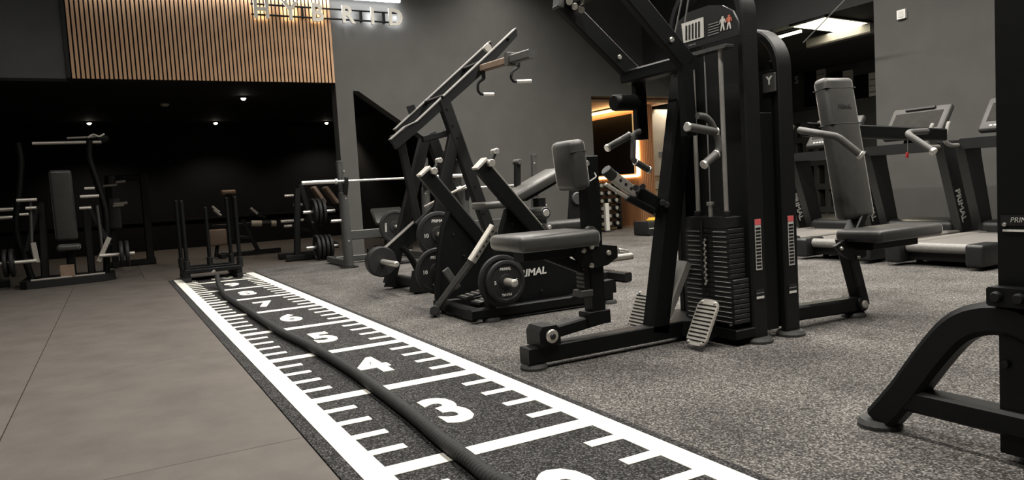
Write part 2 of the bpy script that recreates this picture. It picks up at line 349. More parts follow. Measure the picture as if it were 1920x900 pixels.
MB().prism([c-a1*.54-b1*.55, c+a1*.54-b1*.55, c+a1*.54+b1*.55, c-a1*.54+b1*.55], (0, 0, .028)).build('frame', 'frame_dull', lp)
for k in (-.25, .25): MB().prism([c+a1*(k-.24)-b1*.48+V((0, 0, -.015)), c+a1*(k+.24)-b1*.48+V((0, 0, -.015)), c+a1*(k+.24)+b1*.48+V((0, 0, -.015)), c+a1*(k-.24)+b1*.48+V((0, 0, -.015))], (0, 0, .006)).build('diffuser', 'led_panel', lp)
a = area('panel_light', (0, 0, -.06), 1.2, .58, 45, (1, .9, .66)); a.parent = lp
bm_ = MB().beam(U(1520, 82, Z=2.86), U(1640, 52, Z=2.86), .14, .2).build('trim_2', 'wall', None); struct(bm_, 'painted beam under the low ceiling beside the light panel', 'trim')
p0, p1 = U(1453, 70, Z=2.93), U(1496, 58, Z=2.93); p0.x += .06; p1.x += .06
hl = thing('hanging_linear_lamp', 'slim glowing linear lamp hung on a cord below the low ceiling', 'lamp', (p0+p1)/2)
MB().beam(p0, p1, .035, .045).build('diffuser', 'led_panel', hl)
MB().beam(p0+V((0, 0, .03)), p1+V((0, 0, .03)), .025, .05).build('housing', 'frame_dull', hl)
for p in (p0.lerp(p1, .15), p0.lerp(p1, .9)): MB().cyl(p+V((0, 0, .035)), V((p.x, p.y, LOW_H-.001)), .004, 6).build('cord', 'cable', hl)
pa, pb = U(1506, 80, Y=6.6), U(1586, -2, Y=5.7)
pr = tag(MB().cyl(V((pa.x, pa.y, pa.z)), V((pb.x, pb.y, pb.z)), .008, 8).build('brace_cable', 'cable'), 'thin slanted steel brace running up past the light panel', 'brace')
sw = thing('wall_switch', 'small white square box high on the charcoal wall', 'switch', U(1692, 27, X=PX))
p = U(1692, 27, X=PX); MB().box((PX-.03, p.y-.055, p.z-.055), (PX, p.y+.055, p.z+.055)).build('cover', 'white', sw); MB().box((PX-.034, p.y-.03, p.z-.035), (PX-.029, p.y+.03, p.z+.035)).build('button', 'print', sw)
# notices and locker wall in the low room
FX = 12.6
for i, (px, y0, y1, d) in enumerate([(1538, 128, 196, 'above the backrest, by the dark shelf unit'), (1588, 132, 196, 'above the backrest, the middle one of three'), (1637, 136, 180, 'next to the charcoal pillar edge')]):
    a_, b_ = U(px, y0, X=FX-.05), U(px, y1, X=FX-.05)
    n = thing('notice_board', 'narrow white wall board '+d, 'notice', (FX, b_.y, b_.z), 'white boards on the far dark wall')
    MB().box((FX-.05, a_.y-.10, b_.z), (FX, a_.y+.10, a_.z)).build('board', 'print_pale', n)
    for k in range(3): MB().box((FX-.058, a_.y-.08, a_.z-.14-.12*k), (FX-.049, a_.y+.08, a_.z-.12-.12*k), .001).build('print_line', 'print_dim', n)
    MB().box((FX-.04, a_.y+.12, b_.z), (FX, a_.y+.42, a_.z), .004).build('dark_panel', 'screen', n)
pz = U(1492, 150, X=FX-.01); sg2 = tag(text('S', 'wall_letter', 'print', (FX-.004, pz.y-.02, pz.z), (0, -1, 0), (0, 0, 1), .16, None, .004, 0, .02), 'white letter mark on the far wall beside the arched tower', 'letter')
a_, b_ = U(1470, 214, X=FX-.3), U(1572, 330, X=FX-.3)
lk = thing('locker_shelf', 'grey open shelf unit with dark square compartments behind the towers', 'shelf', (FX-.15, (a_.y+b_.y)/2, 0)); yl, yr = a_.y, b_.y
MB().box((FX-.05, yr, 0), (FX-.002, yl, a_.z)).build('back_panel', 'hole', lk)
for k in range(6): yy = yr+(yl-yr)*k/5; MB().box((FX-.33, yy-.04, 0), (FX-.05, yy+.04, a_.z)).build('divider', 'wall_dark', lk)
for k, z in enumerate((.02, .5, 1.0, 1.5)): MB().box((FX-.335, yr-.04, z), (FX-.05, yl+.04, z+.12)).build('shelf_board', 'wall_dark', lk)
MB().box((FX-.335, yr-.04, a_.z-.25), (FX-.05, yl+.04, a_.z)).build('header', 'wall_dark', lk)
lr = thing('ceiling_light_panel', 'unseen warm fill panel added to brighten the low room', 'light panel', (10.5, 5.2, LOW_H)); MB().box((9.9, 4.9, LOW_H-.03), (11.1, 5.5, LOW_H-.001)).build('frame', 'frame_dull', lr); MB().box((9.92, 4.92, LOW_H-.036), (11.08, 5.48, LOW_H-.03), .001).build('diffuser', 'led_panel', lr)  # unseen panel, added because the low room came out too dark
a = area('panel_light', (0, 0, -.06), 1.1, .55, 95, (1, .93, .8)); a.parent = lr
# ---- passage seen through the doorway
slab('wall_passage_back', (4.6, 13.2, 0), (9.9, 13.4, 2.8), 'wall_dark', 'dark wall closing the passage')
slab('ceiling_passage', (4.6, WY+T, 2.62), (9.95, 13.2, 2.72), 'slat_wood_dark', 'timber lined ceiling of the passage', 'ceiling')
slab('wall_passage_right', (9.9, WY+T, 0), (10.0, 13.2, 2.8), 'wall_dark', 'dark right wall of the passage')
BX, BY = 8.28, 10.92
sw2 = thing('slat_wall', 'orange lit timber slat block inside the passage', 'wall panel', (BX, BY, 0))
MB().box((BX, BY, 0), (8.62, 13.19, 2.34)).build('core', 'slat_wood_dark', sw2); me = None
for i in range(8):
    if me is None: o = MB().box((-.016, -.02, 0), (.016, 0, 2.3), .002).build('slat', 'slat_wood_dark', None); me = o.data; o.parent = sw2
    else: o = bpy.data.objects.new('slat', me); COL.objects.link(o); o.parent = sw2
    o.location = (.02+i*.043, 0, .03)
me = None
for i in range(40):
    if me is None: o = MB().box((-.02, -.016, 0), (0, .016, .93), .002).build('slat', 'slat_wood_dark', None); me = o.data; o.parent = sw2
    else: o = bpy.data.objects.new('slat', me); COL.objects.link(o); o.parent = sw2
    o.location = (0, .03+i*.045, .03)
MB().box((BX-.03, BY-.035, 0), (8.64, 13.19, .028)).build('plinth', 'plank', sw2)
tv = thing('backlit_screen', 'large black screen with a warm glowing edge on the timber block', 'screen', (BX, 12, 1.0))
MB().box((BX-.08, BY+.08, 1.05), (BX-.05, 13.15, 2.2)).build('panel', 'screen', tv)
MB().box((BX-.045, BY+.0, 1.0), (BX-.005, BY+.06, 2.26)).build('led_edge', 'led_warm', tv); MB().box((BX-.045, BY+.06, .985), (BX-.005, 13.1, 1.03)).build('led_edge', 'led_warm', tv)
a = area('edge_glow', (-.1, -1.2, .6), .06, 1.2, 5, (1, .62, .28), (math.radians(90), 0, 0)); a.parent = tv
cv = thing('ceiling_cove', 'timber ceiling raft with a warm light line along its edge', 'cove light', (7.6, 11.8, 2.36))
MB().box((6.85, WY+.28, 2.36), (8.9, 13.19, 2.42)).build('soffit', 'slat_wood', cv); MB().box((8.02, WY+.45, 2.335), (8.10, 13.19, 2.36)).build('dark_batten', 'frame_dull', cv)
MB().box((8.12, WY+.45, 2.30), (8.17, 13.15, 2.34)).build('led_line', 'led_warm', cv)
a = area('cove_light', (.5, 0, -.03), .1, 2.0, 14, (1, .6, .26), (math.radians(180), 0, 0)); a.parent = cv; a.location = (.54, 0, -.12)
dl = thing('passage_fill_lamp', 'small unseen fill lamp added over the passage cabinet', 'lamp', (9.1, 10.85, 2.62)); MB().lathe((9.1, 10.85, 2.59), (0, 0, 1), [(.01, 0), (.07, 0), (.08, .01), (.08, .03), (.01, .03)], 18).build('housing', 'lamp_body', dl); a = area('passage_fill', (0, 0, -.05), .12, .12, 14, (1, .9, .75)); a.parent = dl  # unseen downlight added to brighten the cabinet front
x0 = U(1219, 300, Y=11.05).x; x1 = x0+.75; cb = thing('wall_cabinet', 'tall beige cabinet with a pale door in the passage', 'cabinet', (x0+.37, 11.2, 0))
MB().box((x0, 11.05, 0), (x1, 11.45, 2.28)).build('body', 'plank', cb); MB().box((x0+.03, 11.025, .98), (x1-.02, 11.05, 2.24)).build('door', 'beige', cb)
MB().box((x0+.2, 11.018, 1.35), (x0+.3, 11.026, 1.45)).build('lock_plate', 'print_dim', cb); MB().box((x0+.03, 11.025, .72), (x1-.02, 11.05, .86)).build('drawer', 'beige', cb)
for k in range(3): MB().box((x0+.03+k*.24, 11.03, .05), (x0+.25+k*.24, 11.05, .66)).build('plank', 'plank', cb)
# hall luminaires and added fill lamps (above the frame)
for i, (x, y, L, wt) in enumerate(LAMPS):
    t = thing('linear_ceiling_lamp', 'long linear ceiling lamp over the gym floor, in a set with added fill lamps', 'lamp', (x, y, HALL_H), 'linear ceiling lamps of the hall')
    MB().box((x-.06, y-L/2, HALL_H-.08), (x+.06, y+L/2, HALL_H-.001)).build('housing', 'lamp_body', t)
    MB().box((x-.045, y-L/2+.02, HALL_H-.092), (x+.045, y+L/2-.02, HALL_H-.08)).build('diffuser', 'led_white', t)
    a = area('lamp_light', (0, 0, -.1), .1, L, wt*.86); a.parent = t; a.data.spread = math.radians(140)   # beam narrowed so tops stay brighter than sides
# ================================================================== sprint track, rope, sled
tr = thing('sprint_track', 'black turf sprint track with white metre lines and numbers', 'track', (.38, 4.4, 0))
MB().box((-.147, -1.05, -.018), (.907, 9.86, .004), .002).build('turf', 'track_black', tr)
def mark(name, x0, y0, x1, y1):
    return MB().box((x0, y0, .0042), (x1, y1, .0072), .0012).build(name, 'track_white', tr)
mark('border_line', -.09, -.9, 0, 9.78); mark('border_line', .773, -.9, .865, 9.78)
for k in range(-1, 10):
    mark('metre_line', .0005, k-.043, .7725, k+.043)
    for q in range(1, 5):
        y = k+q*.2
        if y < 9.7: mark('tick', .0005, y-.026, .131, y+.026); mark('tick', .642, y-.026, .7725, y+.026)
    if 1 <= k+1 <= 10: text(str(k+1) if k+1 < 10 else '10', 'number', 'track_white', (.425 if k+1 < 10 else .44, k+.5, .0042), (1, 0, 0), (0, 1, 0), .385, tr, depth=.003, bold=.04, sx=.64)
pts = [U(x, y, Z=.037) for x, y in [(408, 531), (412, 540), (425, 556), (460, 579), (520, 618), (585, 651), (650, 689), (710, 731), (770, 776), (830, 826), (880, 863), (930, 901)]]
pts[0].z = .12; pts[1].z = .05
pts += [V((.262, 1.3, .037)), V((.28, .7, .037)), V((.24, .1, .037)), V((.2, -.6, .037))]
def catmull(P, n):
    out = []
    for i in range(len(P)-1):
        p0, p1, p2, p3 = P[max(i-1, 0)], P[i], P[i+1], P[min(i+2, len(P)-1)]
        L = max(2, int((p2-p1).length/n))
        for j in range(L):
            t = j/L; out.append(.5*((2*p1)+(p2-p0)*t+(2*p0-5*p1+4*p2-p3)*t*t+(3*p1-p0-3*p2+p3)*t*t*t))
    return out+[P[-1]]
rp_ = catmull(pts, .0045); rings = []; s_ = 0; SEG = 18
for i, p in enumerate(rp_):
    d = (rp_[min(i+1, len(rp_)-1)]-rp_[max(i-1, 0)]).normalized(); x = d.cross(V((0, 0, 1))).normalized(); y = x.cross(d)
    if i: s_ += (p-rp_[i-1]).length
    ph = s_*290
    rings.append([p+(x*math.cos(2*math.pi*k/SEG)+y*math.sin(2*math.pi*k/SEG))*(.0245*(1+.07*math.cos(3*(2*math.pi*k/SEG)-ph))) for k in range(SEG)])
tag(MB().loft(rings).build('battle_rope', 'rope', None, 60), 'thick black twisted rope lying along the sprint track', 'rope')
sl = thing('push_sled', 'black steel push sled with upright poles at the end of the track', 'sled', (.33, 9.6, 0))
sx0, sx1, sy0, sy1 = .01, .66, 9.28, 10.1
for x in (sx0+.03, sx1-.03):
    MB().beam((x, sy0, .035), (x, sy1, .035), .05, .07).build('runner', 'rubber', sl)
    MB().beam((x, sy0+.01, .085), (x, sy1-.01, .085), .05, .06).build('side_rail', 'frame', sl)
for y in (sy0+.04, 9.69, sy1-.04): MB().beam((sx0, y, .13), (sx1, y, .13), .05, .06).build('cross_member', 'frame', sl)
MB().prism([(sx0+.06, 9.4, .115), (sx1-.06, 9.4, .115), (sx1-.06, 9.98, .115), (sx0+.06, 9.98, .115)], (0, 0, .012)).build('deck_plate', 'frame_dull', sl)
for x, y, h in [(.035, 10.05, 1.0), (.04, 9.33, .985), (.645, 10.06, 1.0), (.645, 9.33, 1.0), (.345, 9.75, .89)]:
    po = MB().cyl((x, y, .13), (x, y, h), .024, 14).build('pole', 'frame', sl); MB().cyl((x, y, .13), (x, y, .26), .036, 14).build('socket', 'frame_dull', po); MB().cyl((x, y, h-.004), (x, y, h+.008), .019, 12).build('end_cap', 'rubber', po)
MB().tube([(.33, 9.3, .12), (.33, 9.2, .12), (.30, 9.14, .12)], .012, 8).build('tow_hook', 'chrome', sl)
# ================================================================== weight plates
def plate(c, r, t, n, label, num='', ax=(0, -1, 0), group=None, brand=True, up=(0, 0, 1)):
    """olympic plate facing 'ax' (front), centre c on its mid plane"""
    c = V(c); ax = V(ax).normalized(); o = thing('weight_plate', label, 'weight plate', c, group)
    h = t/2
    MB().torus(c, ax, [(.0275, -h), (r*.9, -h), (r*.975, -h*.8), (r, -h*.4), (r, h*.4), (r*.975, h*.8), (r*.9, h), (r*.84, h), (r*.80, h*.45), (r*.36, h*.45), (r*.33, h*.95), (.0275, h*.95)], 44).build('disc', 'rubber', o)
    MB().torus(c+ax*(h*.95), ax, [(.0272, -.002), (.036, -.002), (.036, .003), (.0272, .003)], 20).build('hub_ring', 'iron', o)
    sd = V(up).cross(ax).normalized(); up = V(up)
    if brand:
        f = c+ax*(h*.46)
        text('PRIMAL', 'lettering', 'print', f+up*(r*.6), sd, up, r*.13, o, .0012, .15, .02)
        if num:
            text(num, 'lettering', 'print', f-sd*(r*.56), sd, up, r*.17, o, .0012, 0, .02); text(num, 'lettering', 'print', f+sd*(r*.56), sd, up, r*.17, o, .0012, 0, .02)
        text('PRIMAL', 'lettering', 'print', f-up*(r*.6), -sd, -up, r*.12, o, .0012, .15, .02)
    for k in range(3):
        a = math.pi/2+k*2*math.pi/3+math.pi/3*0+.0
        q = c+ax*(h*.47)+(sd*math.cos(a+.5)+up*math.sin(a+.5))*(r*.58)
        if not brand: MB().lathe(q, ax, [(.001, -.001), (r*.14, -.001), (r*.14, .002), (.001, .002)], 16).build('grip_hole', 'hole', o)
    return o
def bolt(p, n, r=.012, parent=None, material='frame_dull', h=.008):
    n = V(n).normalized(); return MB().lathe(V(p), n, [(.001, 0), (r, 0), (r, h*.4), (r*.75, h), (.001, h*1.05)], 12).build('bolt', material, parent)
def foot(p, r, parent, h=.03): return MB().lathe(V((p[0], p[1], 0)), (0, 0, 1), [(.01, 0), (r, 0), (r, h*.5), (r*.86, h), (.01, h)], 24).build('rubber_foot', 'rubberfoot', parent)
# ================================================================== seated row machine with weight tower (machine H)
Y0 = 2.85
H = thing('seated_row_machine', 'black pin-loaded row machine with chest pad, foot plates and weight stack tower', 'gym machine', (1.6, Y0, 0))
MB().box((1.0, Y0-.045, .03), (2.04, Y0+.045, .115), .006).build('base_beam', 'frame', H)
MB().prism([(1.98, Y0-.045, .072), (2.2, 2.62, .072), (2.3, 2.62, .072), (2.3, 3.12, .072), (2.2, 3.12, .072), (1.98, Y0+.045, .072)], (0, 0, .085)).build('base_yoke', 'frame', H)
foot((1.05, Y0), .068, H)
# pivot block, link and seat post
pv = MB().prism([(1.055, Y0-.001, .115), (1.055, Y0, .19), (1.075, Y0, .215), (1.155, Y0, .215), (1.175, Y0, .19), (1.175, Y0, .115)], (0, .13, 0)).build('pivot_block', 'frame', H)
MB().cyl((1.12, Y0-.066, .165), (1.12, Y0-.082, .165), .034, 20).build('pivot_cap', 'steel', pv); bolt((1.12, Y0-.082, .165), (0, -1, 0), .016, pv, 'iron')
MB().beam((1.12, Y0, .165), (1.49, Y0, .205), .06, .07).build('link_arm', 'frame', H)
MB().box((1.36, Y0-.042, .175), (1.50, Y0+.042, .245)).build('post_shoe', 'frame', H)
MB().box((1.395, Y0-.036, .2), (1.475, Y0+.036, 1.04), .006).build('seat_post', 'frame', H)
sl_ = MB().box((1.355, Y0-.03, .33), (1.395, Y0+.03, .60)).build('height_rail', 'wrinkle', H)
for k in range(9): MB().box((1.350, Y0-.032, .35+k*.022), (1.356, Y0+.032, .362+k*.022), .001).build('notch', 'rackgrey', sl_)
MB().box((1.33, Y0-.04, .325), (1.40, Y0+.04, .36)).build('rail_stop', 'rackgrey', H)
for s in (-1, 1):
    pl = MB().prism([U(x, y, Y=Y0+s*.05) for x, y in [(1082, 462), (1118, 458), (1156, 461), (1157, 482), (1138, 497), (1118, 502), (1090, 498), (1072, 480)]], (0, .012, 0)).build('side_plate', 'frame', H)
    if s < 0:
        for x, y in [(1109, 463), (1141, 474), (1109, 498), (1094, 470)]: bolt(U(x, y, Y=Y0-.056), (0, -1, 0), .014, pl, 'steel', .01)
MB().cyl(U(1142, 486, Y=Y0-.02), U(1185, 480, Y=Y0-.02), .018, 14).build('release_lever', 'steel', H); MB().cyl(U(1160, 470, Y=Y0+.03), U(1176, 473, Y=Y0+.03), .014, 12).build('spring_knob', 'chrome', H)
# seat
st_ = MB().pad((1.155, Y0, .632), (1, 0, 0), (0, 1, 0), (0, 0, 1), .46, .33, .08, .028).build('seat', 'vinyl', H)
MB().box((1.0, Y0-.05, .54), (1.39, Y0+.05, .594)).build('seat_bracket', 'frame', H)
MB().beam((1.15, Y0, .56), (1.36, Y0, .47), .05, .06).build('seat_brace', 'frame', H)
MB().prism([U(x, y, Y=Y0-.05) for x, y in [(1100, 428), (1104, 424), (1110, 424), (1120, 434), (1120, 462), (1100, 462)]], (0, .03, 0)).build('seat_hinge', 'rackgrey', H)
# chest pad
az = V((-.1, 0, 1)); ax_ = V((1, 0, .1))
MB().pad((1.33, Y0, .995), ax_, (0, 1, 0), az, .10, .19, .25, .03).build('chest_pad', 'vinyl', H)
MB().pad((1.328, Y0, 1.06), ax_, (0, 1, 0), az, .102, .192, .004, .0015, 1).build('pad_seam', 'seam', H)
MB().box((1.37, Y0-.04, .90), (1.40, Y0+.04, 1.05)).build('pad_plate', 'frame', H); MB().cyl((1.40, Y0-.05, 1.0), (1.40, Y0+.05, 1.0), .014, 10).build('pad_pin', 'chrome', H)
MB().tube([(1.38, Y0-.09, .91), (1.43, Y0-.08, .93), (1.44, Y0-.05, .95)], .004, 6).build('pad_strap', 'cable', H)
# perforated adjuster and gas strut back to the tower
A_, B_ = U(1148, 330, Y=Y0+.04), U(1198, 368, Y=Y0+.04)
pf = MB().beam(A_, B_, .055, .04).build('adjuster_bar', 'alu', H); nrm = V((0, -1, 0))
for k in range(4): q = A_.lerp(B_, .22+.2*k); MB().cyl(q+V((0, -.018, 0)), q+V((0, -.0225, 0)), .009, 10).build('adjuster_hole', 'hole', pf)
MB().beam(U(1190, 362, Y=Y0+.04), U(1240, 393, Y=Y0+.04), .09, .07).build('adjuster_sleeve', 'frame', H)
MB().cyl(U(1135, 318, Y=Y0), U(1150, 332, Y=Y0), .03, 12).build('adjuster_joint', 'iron', H)
MB().cyl(U(1135, 345, Y=Y0-.05), U(1178, 372, Y=Y0-.05), .010, 10).build('strut_rod', 'steel', H); MB().cyl(U(1175, 370, Y=Y0-.05), U(1225, 396, Y=Y0-.05), .02, 12).build('gas_strut', 'frame', H)
for x, y in [(1192, 352), (1205, 350), (1242, 380), (1250, 384)]: MB().cyl(U(x, y, Y=Y0-.02), U(x, y, Y=Y0-.08), .016, 12).build('knob', 'iron', H)
# leaning upright, brace
MB().beam(U(1229, 622, Y=Y0), U(1282, 150, Y=Y0), .13, .09, up=(1, 0, 0)).build('leaning_upright', 'frame', H)
MB().beam(U(1244, 592, Y=Y0), U(1282, 492, Y=Y0), .05, .09, up=(-1, 0, .6)).build('brace', 'plastic_grey', H)
# lever arms: far and near, with cross bar, hangers and handles
YF_, YN_ = 3.07, 2.60
for Y, top, el, nm in [(YF_, (1050, 2), (1190, 143), 'far'), (YN_, (1183, -8), (1287, 118), 'near')]:
    a_, b_ = U(*top, Y=Y), U(*el, Y=Y); d = (a_-b_).normalized(); a_ = b_+d*.62
    lv = MB().beam(a_, b_, .10, .05, up=(.6, 0, .8)).build('lever_arm', 'frame', H)
    MB().beam(a_-d*.02+V((0, 0, .02)), a_+d*.02, .12, .06).build('arm_end_cap', 'rackgrey', lv)
    bolt(b_.lerp(a_, .25)+V((0, -.026, 0)), (0, -1, 0), .014, lv, 'chrome')
ca, cb_ = U(1200, 140, Y=YF_), U(1284, 118, Y=YN_)
MB().beam(V((1.905, YF_+.02, 1.48)), V((1.905, YN_-.02, 1.48)), .07, .10).build('cross_bar', 'frame', H); MB().prism([(1.87, YN_+.06, 1.517), (1.94, YN_+.06, 1.517), (1.94, YF_-.03, 1.517), (1.87, YF_-.03, 1.517)], (0, 0, .003)).build('cross_bar_cap', 'rackgrey', H)
MB().beam(V((1.52, YF_, 1.87)), V((1.52, YN_, 1.87)), .06, .08).build('top_cross_bar', 'frame_dull', H)
for q in [(1068, 3), (1078, 12), (1090, 18)]: MB().cyl(U(*q, Y=YF_-.05), U(*q, Y=YF_-.12), .018, 14).build('pulley_bolt', 'steel', H)
hg = MB().beam(U(1197, 150, Y=YF_), U(1203, 262, Y=YF_), .075, .05, up=(1, 0, 0)).build('hanger', 'frame', H)
MB().cyl(U(1150, 193, Y=YF_-.05), U(1192, 192, Y=YF_-.05), .045, 18).build('counterweight', 'frame', H)
MB().beam(U(1284, 122, Y=YN_), U(1292, 255, Y=YN_), .075, .05, up=(1, 0, 0)).build('hanger', 'frame', H)
def handle(parent, bar, grips, r, Y):
    MB().tube([U(x, y, Y=yy) for x, y, yy in bar], r, 12).build('handle_bar', 'grip', parent)
    for (x0, y0, ya), (x1, y1, yb) in grips:
        a_, b_ = U(x0, y0, Y=ya), U(x1, y1, Y=yb); g_ = MB().cyl(a_, b_, r*1.28, 14).build('grip', 'grip', parent); d = (b_-a_).normalized()
        MB().cyl(b_-d*.004, b_+d*.012, r*1.4, 14).build('end_cap', 'chrome', g_); MB().cyl(a_-d*.006, a_+d*.004, r*1.38, 14).build('collar', 'chrome', g_)
yh = YF_-.04
handle(H, [(1200, 246, yh), (1188, 250, yh), (1187, 298, yh), (1192, 304, yh), (1212, 316, yh)], [((1180, 254, yh), (1140, 277, yh)), ((1192, 304, yh), (1216, 318, yh))], .015, yh)
yh = YN_-.06
handle(H, [(1308, 217, yh), (1322, 218, yh), (1334, 230, yh), (1347, 262, yh), (1347, 282, yh), (1340, 292, yh), (1322, 308, yh)], [((1342, 247, yh), (1290, 238, yh)), ((1343, 289, yh), (1321, 308, yh))], .017, yh)
# foot plates
def footplate(px, parent, Y, w):
    (x0, y0), (x1, y1) = px; lo, hi = U(x0, y0, Y=Y), U(x1, y1, Y=Y); d = (hi-lo).normalized(); sd = V((0, 1, 0)); n = d.cross(sd).normalized(); n = n if n.x < 0 else -n
    L = (hi-lo).length; pr = []
    for cx, cy, a0 in [(L-.05, w/2-.05, 0), (L-.05, -w/2+.05, -90), (.04, -w/2+.04, 180), (.04, w/2-.04, 90)]:
        pass
    rr = .045
    for cx, cy, a0 in [(L-rr, w/2-rr, 0), (rr, w/2-rr, 90), (rr, -w/2+rr, 180), (L-rr, -w/2+rr, 270)]:
        for k in range(6): a = math.radians(a0+k*18); pr.append(lo+d*(cx+rr*math.cos(a))+sd*(cy+rr*math.sin(a)))
    fp = MB().prism(pr, n*.014).build('foot_plate', 'alu', parent)
    for k in range(10): q = lo+d*(L*(.1+.085*k))+n*.009; MB().beam(q-sd*(w*.44), q+sd*(w*.44), .004, .006, up=n).build('tread_rib', 'frame', fp)
    for s in (-1, 1):
        for t in (.06, .93): bolt(lo+d*(L*t)+sd*(s*w*.32)+n*.007, n, .009, fp, 'chrome', .006)
    MB().prism([lo-n*.01, hi-n*.01, V((hi.x+.02, Y, .06)), V((lo.x+.08, Y, .04))], (0, .03, 0)).build('bracket', 'frame', parent)
footplate(((1303, 648), (1332, 562)), H, 2.60, .145); footplate(((1190, 618), (1212, 546)), H, 3.12, .145)
# tower: arched frame, weight stack, rods, placard
def arch(X, d, yn, yf, zt, R, parent, fw=.045):
    pts = [V((X, yn, .03)), V((X, yn, zt-R))]+[V((X, yn+R-R*math.cos(a), zt-R+R*math.sin(a))) for a in [math.pi/2*k/8 for k in range(1, 9)]]
    pts += [V((X, yf-R+R*math.sin(a), zt-R+R*math.cos(a))) for a in [math.pi/2*k/8 for k in range(0, 9)]]+[V((X, yf, .03))]
    o = MB().strip(pts, d, fw, (1, 0, 0)).build('arch_frame', 'wrinkle', parent)
    for y in (yn, yf): foot((X, y), .078, parent)
    return o
AX, yn, yf = 2.255, 2.525, 3.05
arch(AX, .11, yn, yf, 1.96, .24, H)
MB().box((2.30, yn+.03, .10), (2.325, yf-.03, 1.72)).build('rear_shroud', 'frame_dull', H)
MB().box((AX-.04, yn+.02, .04), (AX+.04, yf-.02, .12)).build('tower_base', 'frame', H)
MB().box((AX-.05, yf-.06, .05), (AX+.05, yf-.02, 1.7)).build('side_column', 'frame', H); MB().box((2.31, yn+.005, .05), (2.42, yn+.035, 1.22)).build('side_panel', 'frame', H)
sk = 2.13
yc, wn, ww = 2.70, .33, .37
# stack base and plates
MB().box((sk-.06, yc-.2, .04), (sk+.08, yc+.2, .09)).build('stack_base', 'frame', H)
zc = .118
for k in range(19):
    w_ = ww if k < 9 else wn; t_ = .0265
    wp = MB().box((sk-.05, yc-w_/2, zc), (sk+.06, yc+w_/2, zc+t_-.003), .003).build('stack_plate', 'iron', H)
    if k % 1 == 0: MB().box((sk-.0512, yc+.05, zc+.008), (sk-.0495, yc+w_/2-.02, zc+.0105), .0003).build('plate_mark', 'print_pale', wp); MB().box((sk-.0512, yc-w_/2+.02, zc+.008), (sk-.0495, yc-.05, zc+.0105), .0003).build('plate_mark', 'print_pale', wp)
    MB().cyl((sk-.05, yc, zc+.012), (sk-.056, yc, zc+.012), .007, 8).build('pin_hole', 'hole', wp)
    zc += t_
top = MB().box((sk-.05, yc-.15, zc), (sk+.06, yc+.15, zc+.06), .004).build('stack_head', 'iron', H)
MB().cyl((sk-.01, yc, zc+.05), (sk-.01, yc, zc+.13), .013, 12).build('lift_bolt', 'chrome', top); MB().cyl((sk-.01, yc, zc+.12), (sk-.01, yc, zc+.14), .022, 12).build('lift_nut', 'chrome', top)
MB().tube([(sk-.06, yc+.02, zc+.04), (sk-.066, yc+.025, .4), (sk-.064, yc+.01, .36)], .006, 8).build('pin_tether', 'rubber', H)
for k in range(16): z = .56-k*.016; MB().cyl((sk-.068, yc-.004+.008*(k % 2), z), (sk-.062, yc-.004+.008*(k % 2), z), .008, 8).build('selector_coil', 'steel', H)
for dy in (.105, -.105):
    MB().cyl((sk, yc+dy, .09), (sk, yc+dy, 1.56), .0125, 12).build('guide_rod', 'chrome', H); MB().cyl((sk, yc+dy, zc+.06), (sk, yc+dy, zc+.09), .022, 12).build('rod_bushing', 'rubber', H)
MB().cyl((sk-.01, yc, zc+.12), (sk-.01, yc, 1.75), .004, 8).build('lift_cable', 'cable', H)
MB().box((sk-.03, yc-.17, 1.55), (sk+.03, yc+.17, 1.57)).build('rod_clamp', 'rackgrey', H)
for px in ((1281, 0, 1264, 70), (1293, 0, 1284, 42)): MB().cyl(U(px[0], px[1]-14, X=2.02), U(px[2], px[3], X=2.02), .004, 8).build('pull_cable', 'cable', H)
# placard
PXX = 2.10
def PP(x, y): return U(x, y, X=PXX)
pc = MB().prism([PP(x, y) for x, y in [(1272, 98), (1386, 66), (1385, 40), (1375, 20), (1355, 10), (1330, 10), (1290, 24), (1270, 44)]], (.012, 0, 0)).build('placard', 'plastic', H)
MB().prism([PP(x, y)+V((-.008, 0, 0)) for x, y in [(1284, 81), (1322, 70), (1321, 32), (1280, 45)]], (.003, 0, 0)).build('instruction_panel', 'print_pale', pc)
for k in range(5): MB().prism([PP(x, y)+V((-.0105, 0, 0)) for x, y in [(1288+6*k, 76-1.5*k), (1291+6*k, 75-1.5*k), (1291+6*k, 48-2*k), (1288+6*k, 49-2*k)]], (.002, 0, 0)).build('print_line', 'plastic', pc)
for k in range(5): MB().prism([PP(x, y)+V((-.008, 0, 0)) for x, y in [(1330, 46+5*k), (1350, 40+5*k), (1350, 42+5*k), (1330, 48+5*k)]], (.002, 0, 0)).build('print_line', 'print_dim', pc)
def figure(cx, cy, s, body, legs):
    def q(dx, dy): return PP(cx+dx*s, cy+dy*s-dx*s*.28)+V((-.0085, 0, 0))
    MB().prism([q(*p) for p in [(-.12, -1), (.12, -1), (.16, -.86), (.07, -.72), (.3, -.66), (.42, -.1), (.34, -.06), (.2, -.5), (.16, 0), (-.16, 0), (-.2, -.5), (-.34, -.06), (-.42, -.1), (-.3, -.66), (-.07, -.72), (-.16, -.86)]], (.002, 0, 0)).build('muscle_figure', body, pc)
    MB().prism([q(*p) for p in [(-.17, .01), (.17, .01), (.3, .9), (.16, .92), (0, .2), (-.16, .92), (-.3, .9)]], (.002, 0, 0)).build('muscle_figure', legs, pc)
figure(1357, 45, 14, 'print_pale', 'print_pale'); figure(1369, 42, 14, 'skin_red', 'print_pale')
text('PRIMAL', 'lettering', 'print_dim', PP(1300, 84)+V((-.0065, 0, 0)), (0, -1, 0), (0, 0, 1), .012, pc, .001, .15)
